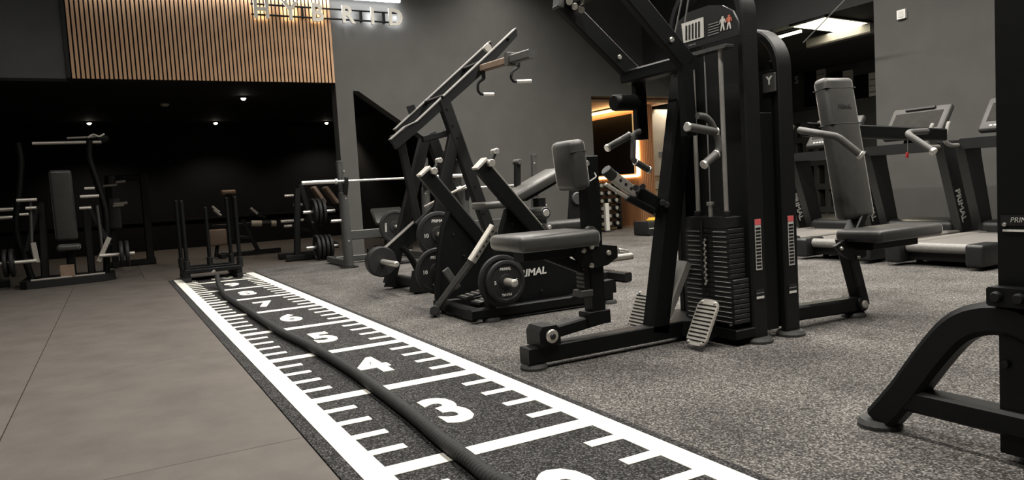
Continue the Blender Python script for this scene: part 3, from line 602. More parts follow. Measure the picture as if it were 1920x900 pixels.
# stickers on the arch sides
def stickers(X, yn, parent):
    y = yn-.0235
    a_ = MB().box((X-.022, y-.0015, .39), (X+.022, y, .66), .0005).build('warning_label', 'print_pale', parent)
    MB().box((X-.022, y-.0025, .63), (X+.022, y-.001, .66), .0005).build('label_header', 'redlabel', a_)
    for k in range(12): MB().box((X-.018, y-.0025, .40+k*.0185), (X+.018, y-.001, .412+k*.0185), .0003).build('print_line', 'plastic', a_)
    b_ = MB().box((X-.03, y-.0015, .235), (X+.03, y, .285), .0005).build('serial_plate', 'plastic', parent); MB().box((X-.028, y-.0025, .237), (X+.028, y-.001, .25), .0003).build('print_line', 'print', b_); MB().box((X-.028, y-.0025, .265), (X+.028, y-.001, .27), .0003).build('print_line', 'print_dim', b_)
stickers(AX, yn, H)
# ================================================================== chest press machine (machine I) with its own arched tower
I = thing('chest_press_machine', 'black pin-loaded chest press with tall padded backrest and curved grips', 'gym machine', (3.0, 2.7, 0))
AX2 = 2.505
arch(AX2, .11, 2.525, 3.05, 1.68, .22, I); stickers(AX2, 2.525, I)
MB().box((2.455, 2.56, .05), (2.56, 2.60, 1.5)).build('side_panel', 'frame', I)
MB().box((2.44, 2.55, .08), (2.46, 3.02, 1.45)).build('shroud', 'frame_dull', I)
yp = U(1446, 155, X=2.44)
lp_ = MB().box((2.425, yp.y-.035, yp.z-.05), (2.438, yp.y+.045, yp.z+.05)).build('letter_plate', 'rackgrey', I)
text('Y', 'lettering', 'print', (2.4245, yp.y, yp.z+.012), (0, -1, 0), (0, 0, 1), .045, lp_, .001, 0, .04)
MB().beam((2.5, 2.62, .10), (3.24, 2.62, .075), .085, .09).build('base_beam', 'frame', I)
foot((3.17, 2.62), .07, I); MB().cyl((3.19, 2.56, .08), (3.19, 2.70, .08), .045, 18).build('pivot', 'frame', I); bolt((3.19, 2.56, .08), (0, -1, 0), .026, I, 'steel', .012)
MB().beam(U(1614, 572, Y=2.62), U(1582, 445, Y=2.62), .085, .08, up=(1, 0, 0)).build('seat_post', 'frame', I)
MB().beam(U(1612, 535, Y=2.57), U(1598, 470, Y=2.57), .05, .02, up=(1, 0, 0)).build('height_rail', 'wrinkle', I)
hp = MB().prism([U(x, y, Y=2.565) for x, y in [(1563, 462), (1590, 444), (1620, 446), (1622, 480), (1600, 490), (1580, 480)]], (0, .02, 0)).build('side_plate', 'frame', I)
for x, y in [(1577, 466), (1605, 451), (1609, 482)]: bolt(U(x, y, Y=2.555), (0, -1, 0), .012, hp, 'steel', .01)
# backrest: reclined, facing -Y
bt, bb = V((3.12, 2.70, 1.46)), V((3.30, 2.62, .585))
bt = U(1574, 143, Y=2.72); bb = U(1618, 408, Y=2.60)
az = (bt-bb).normalized(); ax_ = V((1, 0, 0)); ax_ = (ax_-az*ax_.dot(az)).normalized(); ay = az.cross(ax_)
cB = (bt+bb)/2+ay*.05; Lb = (bt-bb).length
br = MB().pad(cB, ax_, ay, az, .27, .10, Lb, .034).build('backrest', 'vinyl', I)
for t in (.38, .19-.0): pass
for zz in (Lb*.5-.07, Lb*.5-.29): MB().pad(cB+az*zz, ax_, ay, az, .273, .103, .006, .002, 1).build('pad_seam', 'seam', br)
text('PRIMAL', 'lettering', 'vinyl_black', cB+az*(Lb*.5-.185)-ay*.0505, ax_, az, .028, br, .002, .15, .02)
MB().beam(cB+ay*.07-az*.36, cB+ay*.09+az*.2, .06, .05, up=(1, 0, 0)).build('backrest_bracket', 'frame', I)
MB().beam(U(1612, 400, Y=2.66), U(1590, 452, Y=2.63), .05, .1, up=(1, 0, 0)).build('backrest_stem', 'frame', I)
# seat
sL, sR = U(1603, 447, Y=2.45), U(1745, 432, Y=2.45)
sc = (sL+sR)/2; MB().pad((sc.x, 2.48, .505), (1, 0, 0), (0, 1, 0), (0, 0, 1), abs(sR.x-sL.x)*.84, .30, .07, .026).build('seat', 'vinyl_black', I)
MB().box((sc.x-.24, 2.42, .42), (sc.x+.18, 2.54, .468)).build('seat_bracket', 'frame', I)
MB().beam(U(1590, 452, Y=2.6), (sc.x-.1, 2.5, .44), .06, .06).build('seat_arm', 'frame', I)
# press arm: cross bar behind the grips, two bent grips
MB().beam(U(1508, 243, Y=2.82), U(1768, 253, Y=2.82), .085, .06).build('press_bar', 'frame', I)
MB().beam((2.56, 2.82, .3), (2.56, 2.82, 1.14), .08, .08).build('press_upright', 'frame', I)
for bar in ([(1500, 244, 2.78), (1545, 252, 2.55), (1570, 256, 2.5), (1614, 291, 2.42)], [(1737, 246, 2.76), (1706, 248, 2.62), (1702, 252, 2.58), (1750, 284, 2.42)]):
    pts_ = [U(x, y, Y=yy) for x, y, yy in bar]; g_ = MB().tube(pts_, .021, 12).build('grip', 'grip', I); d = (pts_[-1]-pts_[-2]).normalized()
    MB().cyl(pts_[-1]-d*.012, pts_[-1]+d*.01, .025, 14).build('end_cap', 'chrome', g_)
tg = U(1702, 270, Y=2.70); 
MB().tube([U(1702, 262, Y=2.6), U(1702, 284, Y=2.6)], .003, 6).build('tag_cord', 'cable', I); MB().pad(U(1701, 291, Y=2.6), (1, 0, 0), (0, 1, 0), (0, 0, 1), .02, .012, .036, .005, 2).build('red_tag', 'red', I)
# ================================================================== near machine at the right (frame K)
K = thing('cable_machine_frame', 'heavy black machine frame with arched foot and bolted upright close by', 'gym machine', (1.55, 1.0, 0))
XK = 1.55
ap = [(1655, 796), (1700, 735), (1745, 675), (1785, 628), (1815, 606), (1845, 597), (1875, 595), (1910, 600)]
pp = [U(x, y, X=XK) for x, y in ap]; d = (pp[0]-pp[1]); pp[0] = V((XK, pp[0].y, .028))
pp = catmull(pp, .02)+[V((XK, .78, .385)), V((XK, .62, .21)), V((XK, .5, .03))]
MB().strip(pp, .085, .098, (1, 0, 0)).build('arched_leg', 'frame', K)
foot((XK, U(1650, 795, X=XK).y), .072, K); foot((XK, .5), .072, K)
MB().beam(V((XK, 1.27, .125)), V((XK, .6, .125)), .075, .08).build('tie_beam', 'frame', K)
MB().box((XK-.02, .66, .03), (XK+.10, .935, 2.3), .004).build('upright', 'frame', K)
pl = MB().box((XK-.065, .66, .475), (XK-.02, .945, .53), .006).build('clamp_plate', 'frame', K)
for y in (.915, .855, .79): bolt((XK-.065, y, .503), (-1, 0, 0), .017, pl, 'frame_dull', .016)
for y in (.915, .855, .79): bolt((XK-.02, y, .30), (-1, 0, 0), .013, K, 'frame_dull', .012)
st2 = MB().box((XK-.0225, .74, .705), (XK-.02, .925, .735), .0005).build('name_strip', 'plastic', K); text('PRIMAL', 'lettering', 'print_pale', (XK-.0226, .865, .722), (0, -1, 0), (0, 0, 1), .014, st2, .001, .15)
bolt((XK-.0225, .915, .708), (-1, 0, 0), .006, st2, 'chrome', .004); MB().box((XK-.0225, .74, .688), (XK-.02, .92, .694), .0005).build('white_line', 'print', K)
# ================================================================== plate-loaded high row with a long sloping boom (machine F)
YN, YFF = 5.95, 6.5
F = thing('high_row_machine', 'black plate-loaded high row machine with a long rising boom and hanging handles', 'gym machine', (2.0, 6.2, 0))
def fpoly(name, pts, Y, t, parent, material='frame_dull'): return MB().prism([U(x, y, Y=Y) for x, y in pts], (0, t, 0)).build(name, material, parent)
bn = fpoly('boom_plate', [(731, 262), (779, 228), (966, 53), (968, 68), (905, 137), (838, 197), (790, 240), (742, 280)], YN, .05, F)
bf = fpoly('boom_plate', [(739, 243), (918, 77), (921, 92), (820, 190), (748, 254)], YFF, .05, F)
def edge(pts, Y, parent):   # paler strip that paints overhead light onto a plate's top edge
    for (a, b) in zip(pts, pts[1:]): MB().beam(U(*a, Y=Y), U(*b, Y=Y), .010, .07).build('lit_edge', 'plastic_grey', parent)
edge([(731, 262), (758, 238), (780, 228), (965, 54)], YN, bn); edge([(739, 243), (918, 78)], YFF, bf)
for x, y in [(772, 248), (840, 178), (915, 112)]:
    q = U(x, y, Y=YN); MB().cyl((q.x, YN+.02, q.z), (q.x, YFF-.02, q.z), .022, 12).build('cross_tube', 'frame_dull', F)
for x, y in [(829, 182), (837, 205), (848, 236), (857, 258), (953, 72), (905, 400), (890, 350)]: bolt(U(x, y, Y=YN-.03), (0, -1, 0), .016, F, 'frame', .014)
q = U(914, 90, Y=6.3); pw = MB().lathe(q, (0, -1, 0), [(.01, -.02), (.038, -.02), (.042, -.012), (.034, -.006), (.034, .006), (.042, .012), (.038, .02), (.01, .02)], 24).build('pulley', 'steel', F)
fpoly('tab', [(762, 200), (776, 196), (784, 214), (770, 222)], YFF+.02, .012, F)
# legs
def leg(a, b, Y, w=.11, name='leg'):
    p, q = U(*a, Y=Y), U(*b, Y=Y)
    if q.z < .12: q = p+(q-p)*((p.z-.05)/(p.z-q.z))
    return MB().beam(p, q, w, .07, up=(1, 0, 0)).build(name, 'frame_dull', F)
p = U(830, 186, Y=YN); q = U(906, 400, Y=YN); q2 = p+(q-p)*((p.z-.04)/(p.z-q.z)); MB().beam(p, q2, .115, .08, up=(1, 0, 0)).build('leg', 'frame_dull', F)
p = U(806, 250, Y=YFF); q = U(868, 420, Y=YFF); q3 = p+(q-p)*((p.z-.04)/(p.z-q.z)); MB().beam(p, q3, .115, .08, up=(1, 0, 0)).build('leg', 'frame_dull', F)
leg((852, 252), (792, 548), YN); leg((796, 262), (728, 538), YFF)
MB().beam(U(792, 261, Y=YN+.05), U(845, 248, Y=YN+.05), .06, .06).build('strut', 'frame_dull', F)
MB().beam(U(780, 420, Y=YN+.05), U(838, 360, Y=YN+.05), .03, .05).build('strut', 'frame_dull', F); MB().cyl(U(795, 388, Y=6.2), U(880, 345, Y=6.2), .012, 10).build('tie_rod', 'steel', F)
for Y, x in ((YN, q2.x), (YFF, q3.x)): MB().beam((1.62, Y, .045), (x+.08, Y, .045), .07, .08).build('base_rail', 'frame_dull', F)
MB().beam((1.68, YN, .09), (1.68, YFF, .09), .08, .07).build('base_cross', 'frame_dull', F); MB().beam((q2.x-.1, YN, .09), (q2.x-.1, YFF, .09), .08, .07).build('base_cross', 'frame_dull', F)
fpoly('gusset', [(773, 508), (796, 500), (803, 548), (768, 548)], YN-.045, .02, F); fpoly('gusset', [(735, 498), (748, 500), (740, 538), (720, 538)], YFF-.045, .02, F)
MB().tube([U(752, 462, Y=6.2), U(768, 478, Y=6.2), U(784, 508, Y=6.2), U(790, 535, Y=6.2)], .03, 10).build('bent_brace', 'frame', F)
# rear arms and weight lever
for Y in (6.1, 6.35): MB().beam(U(752, 268, Y=Y), U(784, 418, Y=Y), .07, .05, up=(1, 0, 0)).build('pull_arm', 'frame_dull', F)
HX, HZ = 1.425, .30
hd = V((HX, 6.22, HZ)); lt = U(792, 420, Y=6.22)
lv = MB().beam(hd, lt, .14, .06, up=(-.6, 0, .8)).build('weight_lever', 'frame', F); dd = (lt-hd).normalized(); nn = V((-dd.z, 0, dd.x))
MB().beam(hd+dd*.1+nn*.072, lt+nn*.072, .008, .075, up=nn).build('lit_edge', 'plastic_grey', lv)  # pale strip paints the lit top of the lever
MB().lathe((HX, 6.22, HZ), (0, 1, 0), [(.02, -.05), (.13, -.05), (.14, -.04), (.14, .04), (.13, .05), (.02, .05)], 36).build('stop_disc', 'rubber', F)
hn = MB().cyl((HX, 6.17, HZ), (HX, 5.80, HZ), .026, 18).build('weight_horn', 'chrome', F); MB().cyl((HX, 5.80, HZ), (HX, 5.79, HZ), .02, 14).build('end_cap', 'steel', hn)
MB().cyl((HX, 6.27, HZ), (HX, 6.42, HZ), .026, 14).build('weight_horn', 'chrome', F)
# cross handle bar with two hanging grips
q = U(905, 128, Y=5.92); hx, hz = q.x, q.z
e_ = U(998, 100, X=hx); s1 = V((hx, 5.92, hz)); m_ = s1.lerp(e_, .6)
MB().beam(s1, m_, .065, .065).build('handle_beam', 'brown_pad', F); MB().beam(m_, e_, .075, .075).build('handle_sleeve', 'rackgrey', F)
MB().box((hx-.05, m_.y-.03, m_.z-.05), (hx+.05, m_.y+.03, m_.z+.06)).build('clamp', 'rackgrey', F)
for pts_ in ([(907, 148), (896, 155), (896, 170), (902, 177), (926, 177)], [(972, 126), (960, 134), (958, 146), (963, 153), (996, 152)]):
    Y = 5.88 if pts_[0][0] < 950 else 5.6; w_ = [U(x, y, Y=Y) for x, y in pts_]
    hh = MB().tube(w_, .013, 10).build('hanging_handle', 'frame_dull', F); MB().cyl(w_[-2].lerp(w_[-1], .15), w_[-1], .017, 12).build('grip', 'chrome', hh)
    MB().beam(w_[0], V((w_[0].x, Y, w_[0].z+.1)), .03, .03).build('hanger_link', 'frame', hh)
# ================================================================== plate-loaded seated row with twin levers (machine G)
gn, gf = 4.20, 4.78
G = thing('iso_row_machine', 'black plate-loaded machine with twin lever arms and wide side shrouds', 'gym machine', (1.9, 4.45, 0))
sn = fpoly('side_shroud', [(951, 392), (962, 398), (1010, 426), (1052, 462), (1095, 520), (1118, 548), (1118, 572), (932, 596), (928, 540), (934, 470), (942, 425)], gn+.04, .02, G, 'frame')
fpoly('side_shroud', [(841, 396), (856, 400), (905, 440), (935, 470), (940, 575), (822, 582), (819, 540), (824, 470), (832, 425)], gf, .02, G, 'frame')
MB().tube([U(x, y, Y=gn+.03) for x, y in [(950, 393), (940, 430), (932, 475), (928, 540), (930, 592)]], .022, 8, 0).build('shroud_edge', 'frame', G)
MB().tube([U(x, y, Y=gf-.01) for x, y in [(841, 396), (830, 430), (823, 475), (819, 540), (822, 578)]], .024, 8, 0).build('shroud_edge', 'frame', G)
c0 = U(1006, 509, Y=gn+.0295); text('PRIMAL', 'lettering', 'print', (c0.x-.05, c0.y-.001, c0.z), (1, 0, .03), (0, 0, 1), .052, sn, .001, .15, .03, 1.15)
for x, y in [(960, 420), (1015, 545), (1020, 480), (850, 440), (870, 480)]: bolt(U(x, y, Y=gn+.028 if x > 940 else gf-.012), (0, -1, 0), .01, sn, 'iron', .008)
for Y, a, b in [(gn, (900, 310), (1004, 432)), (gf, (795, 324), (902, 452))]:
    p, q = U(*a, Y=Y), U(*b, Y=Y); d = (q-p).normalized(); n = V((-d.z, 0, d.x)); n = n if n.z > 0 else -n
    lv = MB().beam(p, q+d*.05, .105, .07, up=n).build('lever_arm', 'frame', G)
    MB().beam(p+n*.052, q+n*.052, .012, .05, up=n).build('arm_rail', 'steel' if Y == gn else 'rackgrey', lv)
    MB().beam(p-d*.008-n*.045, p-d*.008+n*.055, .02, .085, up=d).build('arm_end', 'alu', lv)
    MB().cyl(p+n*.05+d*.03+V((0, -.07, 0)), p+n*.05+d*.03+V((0, .09, 0)), .026, 14).build('handle_pivot', 'steel', lv); MB().cyl(p+n*.07+d*.04, p+n*.16+d*.01, .016, 12).build('handle_stub', 'iron', lv); MB().cyl(p+n*.15+d*.01+V((0, -.03, 0)), p+n*.15+d*.01+V((0, .03, 0)), .02, 12).build('handle_knob', 'chrome', lv)
# adjustable link: perforated head and strut down to the front foot
a_, b_ = U(926, 424, Y=4.36), U(884, 490, Y=4.40); lk_ = MB().beam(a_, b_, .055, .05, up=(.8, 0, .5)).build('adjuster_bar', 'alu', G)
for k in range(6): q = a_.lerp(b_, .12+.14*k); MB().cyl(q+V((0, -.024, -.008)), q+V((0, -.0275, -.008)), .008, 8).build('adjuster_hole', 'hole', lk_)
MB().beam(U(888, 484, Y=4.40), U(815, 582, Y=4.66), .045, .045).build('link_strut', 'rackgrey', G); MB().cyl(U(815, 582, Y=4.60), U(815, 582, Y=4.72), .035, 14).build('strut_pivot', 'iron', G)
MB().beam(U(835, 505, Y=4.6), U(858, 540, Y=4.6), .05, .03).build('brace', 'rackgrey', G)
# foot platform
for k, (y0, z) in enumerate([(4.34, .135), (4.58, .145)]):
    fp = MB().prism([(1.46, y0-.07, z-.02), (1.46, y0+.07, z-.02), (1.78, y0+.07, z+.03), (1.78, y0-.07, z+.03)], (0, 0, .014)).build('foot_platform', 'iron', G)
    for i in range(7): MB().beam((1.49+i*.045, y0-.06, z-.009+i*.007), (1.49+i*.045, y0+.06, z-.009+i*.007), .006, .012).build('tread_rib', 'steel', fp)
MB().beam((1.40, 4.24, .06), (1.40, 4.78, .06), .07, .08).build('front_cross', 'frame', G)
MB().beam((1.34, gn-.02, .065), (2.5, gn-.03, .065), .07, .07).build('base_rail', 'frame', G); MB().beam((1.34, gf, .065), (2.5, gf, .065), .07, .07).build('base_rail', 'frame', G); MB().beam((2.46, gn-.05, .085), (2.46, gf+.03, .085), .11, .10).build('rear_cross', 'frame', G)
MB().prism([(2.1, gn-.03, .08), (2.53, gn-.03, .08), (2.53, gn-.03, .16), (2.51, gn-.03, .18), (2.34, gn-.03, .17)], (0, .07, 0)).build('rear_gusset', 'frame', G)
MB().beam((1.50, gn-.02, .03), (1.50, gn-.02, .20), .07, .07).build('front_post', 'frame', G)
for x, y in ((1.5, gn-.02), (2.48, gn-.03), (1.36, gf), (2.48, gf)): foot((x, y), .062, G)
PXc, PZc = U(948, 528, Y=4.06).x, U(948, 528, Y=4.06).z
hn = MB().cyl((PXc, gn, PZc), (PXc, 3.93, PZc), .026, 18).build('weight_horn', 'steel', G); MB().cyl((PXc, 3.93, PZc), (PXc, 3.925, PZc), .018, 12).build('end_cap', 'chrome', hn)
plate((PXc, 4.115, PZc), .178, .034, 1, 'large black plate behind the five kilo plate on the twin lever machine', '', brand=False)
plate((PXc, 4.06, PZc), .145, .032, 1, 'black rubber weight plate printed with a white 5', '5')
q = U(820, 508, Y=4.92); plate((q.x, 4.92, q.z), .178, .034, 1, 'black plate with a white 10, low beside the far shroud', '10'); MB().cyl((q.x, gf, q.z), (q.x, 4.97, q.z), .024, 12).build('weight_horn', 'steel', G)
q = U(822, 440, Y=5.25); plate((q.x, 5.25, q.z), .19, .036, 1, 'black plate with white 10 stored high behind the far lever', '10')
MB().cyl((q.x, gf, q.z), (q.x, 5.3, q.z), .024, 12).build('weight_horn', 'steel', G)
MB().beam((q.x+.02, gf+.02, q.z), (q.x+.1, gf, .4), .05, .05).build('horn_support', 'frame', G)
# ================================================================== prone leg curl bench behind it (G2)
yb = 5.25
B = thing('leg_curl_bench', 'black leg curl bench with a raised incline pad and foam rollers', 'gym machine', (3.0, yb, 0))
p, q = U(945, 378, Y=yb), U(1043, 322, Y=yb); d = (q-p).normalized(); n = V((-d.z, 0, d.x)); n = n if n.z > 0 else -n
MB().pad((p+q)/2, d, (0, 1, 0), n, (q-p).length, .30, .085, .028).build('incline_pad', 'vinyl', B); MB().beam(p.lerp(q, .3)-n*.06, p.lerp(q, .95)-n*.06, .05, .1, up=n).build('pad_rail', 'frame', B)
sq = U(925, 380, Y=yb); MB().pad((sq.x-.03, yb, sq.z-.02), (1, 0, 0), (0, 1, 0), (0, 0, 1), .24, .28, .06, .022).build('seat_pad', 'vinyl', B)
for x, y, l, r in [(986, 398, 1024, .052), (1005, 425, 1030, .03)]:
    a_ = U(l, y+1, Y=yb-.22); b_ = V((a_.x, yb+.2, a_.z)); rl = MB().cyl(a_, b_, r, 20).build('roller', 'vinyl_black' if r > .04 else 'grip', B); MB().cyl(a_+V((0, -.006, 0)), a_+V((0, .004, 0)), r*.6, 16).build('end_cap', 'chrome', rl)
MB().pad(U(1066, 421, Y=yb), (1, 0, 0), (0, 1, 0), (0, 0, 1), .52, .2, .075, .025).build('thigh_pad', 'vinyl_black', B)
MB().beam(U(970, 350, Y=yb+.1), U(970, 305, Y=yb+.1), .05, .05, up=(1, 0, 0)).build('handle_post', 'frame_dull', B); q = U(970, 304, Y=yb+.1); MB().cyl(q+V((0, -.05, 0)), q+V((0, .05, 0)), .025, 12).build('handle_knob', 'grip', B)
x0 = p.x
MB().beam((x0+.35, yb, .05), (x0+.35, yb, .80), .09, .09).build('centre_post', 'frame_dull', B); MB().beam((x0-.3, yb, .05), (x0+1.1, yb, .05), .08, .09).build('base_rail', 'frame_dull', B)
for xx in (x0-.28, x0+1.05): MB().beam((xx, yb-.3, .05), (xx, yb+.3, .05), .08, .08).build('base_cross', 'frame_dull', B)
MB().beam((x0-.05, yb, .55), (x0+.9, yb, .56), .07, .07).build('top_rail', 'frame_dull', B); MB().beam((x0+.75, yb, .05), (x0+.75, yb, .56), .08, .08).build('post', 'frame_dull', B)
fpoly('cam_plate', [(1068, 352), (1092, 352), (1106, 345), (1110, 420), (1064, 420), (1066, 390)], yb+.16, .012, B, 'frame_dull'); q = U(1082, 372, Y=yb+.15); MB().cyl(q+V((0, .02, 0)), q+V((0, -.02, 0)), .06, 18).build('cam', 'rackgrey', B)
# ================================================================== bench press racks with barbells
def barbell(x0, Y, z, label, L=2.2):
    o = thing('barbell', label, 'barbell', (x0+L/2, Y, z)); MB().cyl((x0+.43, Y, z), (x0+L-.43, Y, z), .0145, 14).build('shaft', 'chrome', o)
    for a, b in ((x0, x0+.42), (x0+L-.42, x0+L)): MB().cyl((a, Y, z), (b, Y, z), .0255, 18).build('sleeve', 'chrome', o)
    for a in (x0+.42, x0+L-.45): MB().cyl((a, Y, z), (a+.03, Y, z), .036, 18).build('collar', 'chrome', o)
    return o
def rack(x, x2, Y, zb, label):
    o = thing('bench_press_rack', label, 'rack', ((x+x2)/2, Y, 0))
    for s, xx in ((1, x), (-1, x2)):
        up = MB().cyl((xx, Y+.12, .02), (xx-.02*s, Y+.10, .98), .065, 22, .058).build('upright', 'rackgrey', o); MB().lathe((xx, Y+.12, 0), (0, 0, 1), [(.02, 0), (.12, 0), (.12, .012), (.09, .022), (.02, .022)], 26).build('foot_disc', 'frame_dull', up)
        MB().beam((xx-.02*s, Y+.10, .95), (xx-.035*s, Y+.10, 1.36), .08, .075, up=(1, 0, 0)).build('upper_post', 'rackgrey', o); MB().cyl((xx-.035*s, Y+.10, 1.35), (xx-.035*s, Y+.10, 1.385), .042, 16).build('post_cap', 'rackgrey', o)
        jh = MB().prism([(xx, Y+.07, zb-.2), (xx, Y+.03, zb-.16), (xx, Y-.045, zb-.03), (xx, Y-.05, zb+.045), (xx, Y-.034, zb+.045), (xx, Y-.02, zb-.027), (xx, Y+.03, zb-.027), (xx, Y+.055, zb+.06), (xx, Y+.07, zb+.06)], (.05, 0, 0)).build('bar_hook', 'rubber', o)
        for z in (.35, .9, 1.25): bolt((xx, Y+.04 if z > 1 else Y+.055, z), (0, -1, 0), .013, o, 'chrome', .01)
        MB().cyl((xx-.2*s, Y+.1, .62), (xx-.03*s, Y+.1, .62), .02, 12).build('storage_peg', 'steel', o)
        MB().beam((xx, Y+.12, .06), (xx, Y+1.1, .06), .08, .07).build('base_rail', 'rackgrey', o)
    MB().beam((x, Y+.13, .42), (x2, Y+.13, .42), .12, .06).build('cross_beam', 'rackgrey', o); MB().beam((x, Y+.75, .07), (x2, Y+.75, .07), .08, .07).build('cross_beam', 'rackgrey', o)
    return o
rack(1.945, 3.05, 8.96, 1.12, 'grey bench press rack with round uprights beside the charcoal pillar'); barbell(1.39, 8.96, 1.121, 'chrome barbell racked beside the charcoal pillar behind the long-boom machine')
rack(3.66, 4.78, 8.96, .95, 'grey bench press rack behind the leg curl bench'); barbell(3.1, 8.96, .945, 'chrome barbell racked low behind the leg curl bench pad')
q = U(741, 425, Y=8.75); plate((q.x, 8.75, q.z), .215, .04, 1, 'large black plate leaning in front of the pillar rack cross beam', '', up=(1, 0, 0)); q0 = q
pst = thing('plate_holder', 'black post holding a large plate by the pillar rack', 'plate holder', (q0.x, 8.85, 0)); MB().beam((q0.x, 8.87, .02), (q0.x, 8.87, q0.z+.05), .07, .06).build('post', 'frame_dull', pst); MB().cyl((q0.x, 8.84, q0.z), (q0.x, 8.66, q0.z), .024, 12).build('peg', 'chrome', pst); MB().box((q0.x-.2, 8.80, .0), (q0.x+.2, 8.95, .03)).build('base_plate', 'frame_dull', pst)
# machine in the dark under the stairs
D2 = thing('preacher_machine', 'dark machine with a grey angled pad under the stair opening', 'gym machine', (3.4, 10.95, 0)); q = U(728, 405, Y=10.9)
MB().pad(q, (1, 0, 0), (0, .7, .7), (0, -.7, .7), .5, .34, .07, .025).build('arm_pad', 'vinyl', D2); MB().box((q.x-.12, 10.72, q.z+.02), (q.x+.2, 10.725, q.z+.035), .001).build('white_strip', 'print', D2)
MB().beam((q.x, 11.0, .03), (q.x, 11.0, q.z-.03), .1, .1).build('post', 'frame_dull', D2); MB().beam((q.x-.35, 11.0, .05), (q.x+.4, 11.0, .05), .07, .08).build('base_rail', 'frame_dull', D2); MB().beam((q.x, 10.8, .05), (q.x, 11.6, .05), .07, .08).build('base_rail', 'frame_dull', D2)
q = U(702, 434, Y=10.8); MB().lathe(q, (0, -1, 0), [(.001, 0), (.02, 0), (.018, .006), (.001, .007)], 12).build('red_knob', 'redlabel', D2); MB().beam(q+V((0, .01, 0)), (q.x+.3, 10.95, .4), .03, .03).build('lever', 'frame_dull', D2)
# ================================================================== plate-loaded machine left of the pillar (D)
Dm = thing('plate_loaded_press', 'black plate-loaded machine with brown pads left of the pillar', 'gym machine', (2.0, 11.1, 0))
dx = 1.78; dy = 11.0
MB().beam((1.55, dy+.05, .05), (2.25, dy+.05, .05), .09, .1).build('base_rail', 'frame_dull', Dm); MB().beam((1.55, dy+.6, .05), (2.25, dy+.6, .05), .09, .1).build('base_rail', 'frame_dull', Dm); MB().beam((2.15, dy+.05, .06), (2.15, dy+.6, .06), .09, .1).build('base_rail', 'frame_dull', Dm)
MB().beam((1.72, dy+.05, .08), (1.80, dy+.05, 1.1), .09, .08, up=(1, 0, 0)).build('upright', 'frame_dull', Dm); MB().beam((2.1, dy+.1, .08), (1.86, dy+.1, 1.15), .09, .08, up=(1, 0, 0)).build('upright', 'frame_dull', Dm)
a_, b_ = U(597, 366, Y=dy), U(620, 366, Y=dy+.2)
MB().pad(a_, (.5, 0, -.85), (0, 1, 0), (.85, 0, .5), .3, .22, .06, .02).build('pad', 'brown_pad', Dm); MB().pad(b_, (.55, 0, -.83), (0, 1, 0), (.83, 0, .55), .32, .22, .06, .02).build('pad', 'brown_pad', Dm)
horns = [((612, 462), 2.02, .24, 4, 'low'), ((606, 396), 2.0, .2, 3, 'upper')]
for (px, py), xx, r, n_, wd in horns:
    c = U(px, py, Y=10.72); r = min(r, c.z-.012); hn = MB().cyl((c.x-.3, c.y, c.z), (c.x+.18, c.y, c.z), .025, 14).build('weight_horn', 'chrome', Dm)
    MB().beam((c.x+.16, c.y, c.z), (c.x+.18, dy+.1, c.z+.02), .08, .06).build('horn_arm', 'frame_dull', Dm)
    nm = ['outermost', 'second', 'third', 'innermost'] if n_ == 4 else ['outermost', 'middle', 'innermost']
    for k in range(n_): plate((c.x-.14+k*.065, c.y, c.z), r-.004*k, .05, 1, nm[k]+' black plate on the '+wd+' horn left of the pillar', '', ax=(-1, 0, 0), brand=False)
for px, py, l in [(560, 384, .16), (542, 367, .14), (548, 414, .35), (540, 424, .12)]:
    c = U(px, py, Y=11.4); g_ = MB().cyl((c.x-l/2, c.y, c.z), (c.x+l/2, c.y, c.z), .022, 12).build('grip', 'alu', Dm); MB().beam((c.x+l/2, c.y, c.z), (c.x+l/2+.25, c.y-.1, c.z-.1), .05, .04).build('grip_arm', 'frame_dull', Dm)
# ================================================================== glute machine behind the sled (C)
Cm = thing('back_extension_bench', 'dark bench with an upright pad behind the sled', 'gym machine', (1.2, 13.3, 0)); cy = 13.3
q = U(428, 361, Y=cy); MB().pad(q, (1, 0, 0), (0, 1, 0), (0, 0, 1), .25, .12, .09, .03).build('head_pad', 'brown_pad', Cm); MB().beam((q.x, cy, .3), (q.x, cy, q.z-.02), .1, .12).build('pad_post', 'frame', Cm)
for (a, b, w_) in [((455, 412), (485, 472), .07), ((412, 425), (405, 482), .06), ((395, 425), (470, 420), .06), ((400, 442), (470, 446), .06), ((470, 400), (498, 408), .05)]:
    p, q = U(*a, Y=cy), U(*b, Y=cy); q.z = max(q.z, .02); MB().beam(p, q, w_, .06, up=(1, 0, 0) if abs(p.x-q.x) < abs(p.z-q.z) else (0, 0, 1)).build('frame_tube', 'frame_dull', Cm)
p = U(412, 440, Y=cy); MB().beam((p.x, cy, .05), (p.x+1.0, cy, .05), .08, .1).build('base_rail', 'frame_dull', Cm); MB().beam((p.x, cy-.3, .04), (p.x, cy+.3, .04), .07, .08).build('base_cross', 'frame_dull', Cm)
a_, b_ = U(471, 419, Y=cy-.1), U(518, 419, Y=cy-.1); g_ = MB().cyl(a_, b_, .05, 16).build('foam_roller', 'rubber', Cm)
for t0, t1 in ((0, .42), (.78, 1)): MB().cyl(a_.lerp(b_, t0), a_.lerp(b_, t1), .053, 16).build('roller_sleeve', 'beige', g_)
for px, py in [(405, 392), (408, 398), (477, 395)]: q = U(px, py, Y=cy-.1); MB().cyl(q+V((-.06, 0, .05)), q+V((.05, 0, -.06)), .025, 10).build('knob', 'steel', Cm)
q = U(408, 445, Y=cy-.12); MB().pad(q, (1, 0, 0), (0, 1, 0), (0, 0, 1), .3, .1, .28, .03).build('hip_pad', 'brown_pad', Cm)
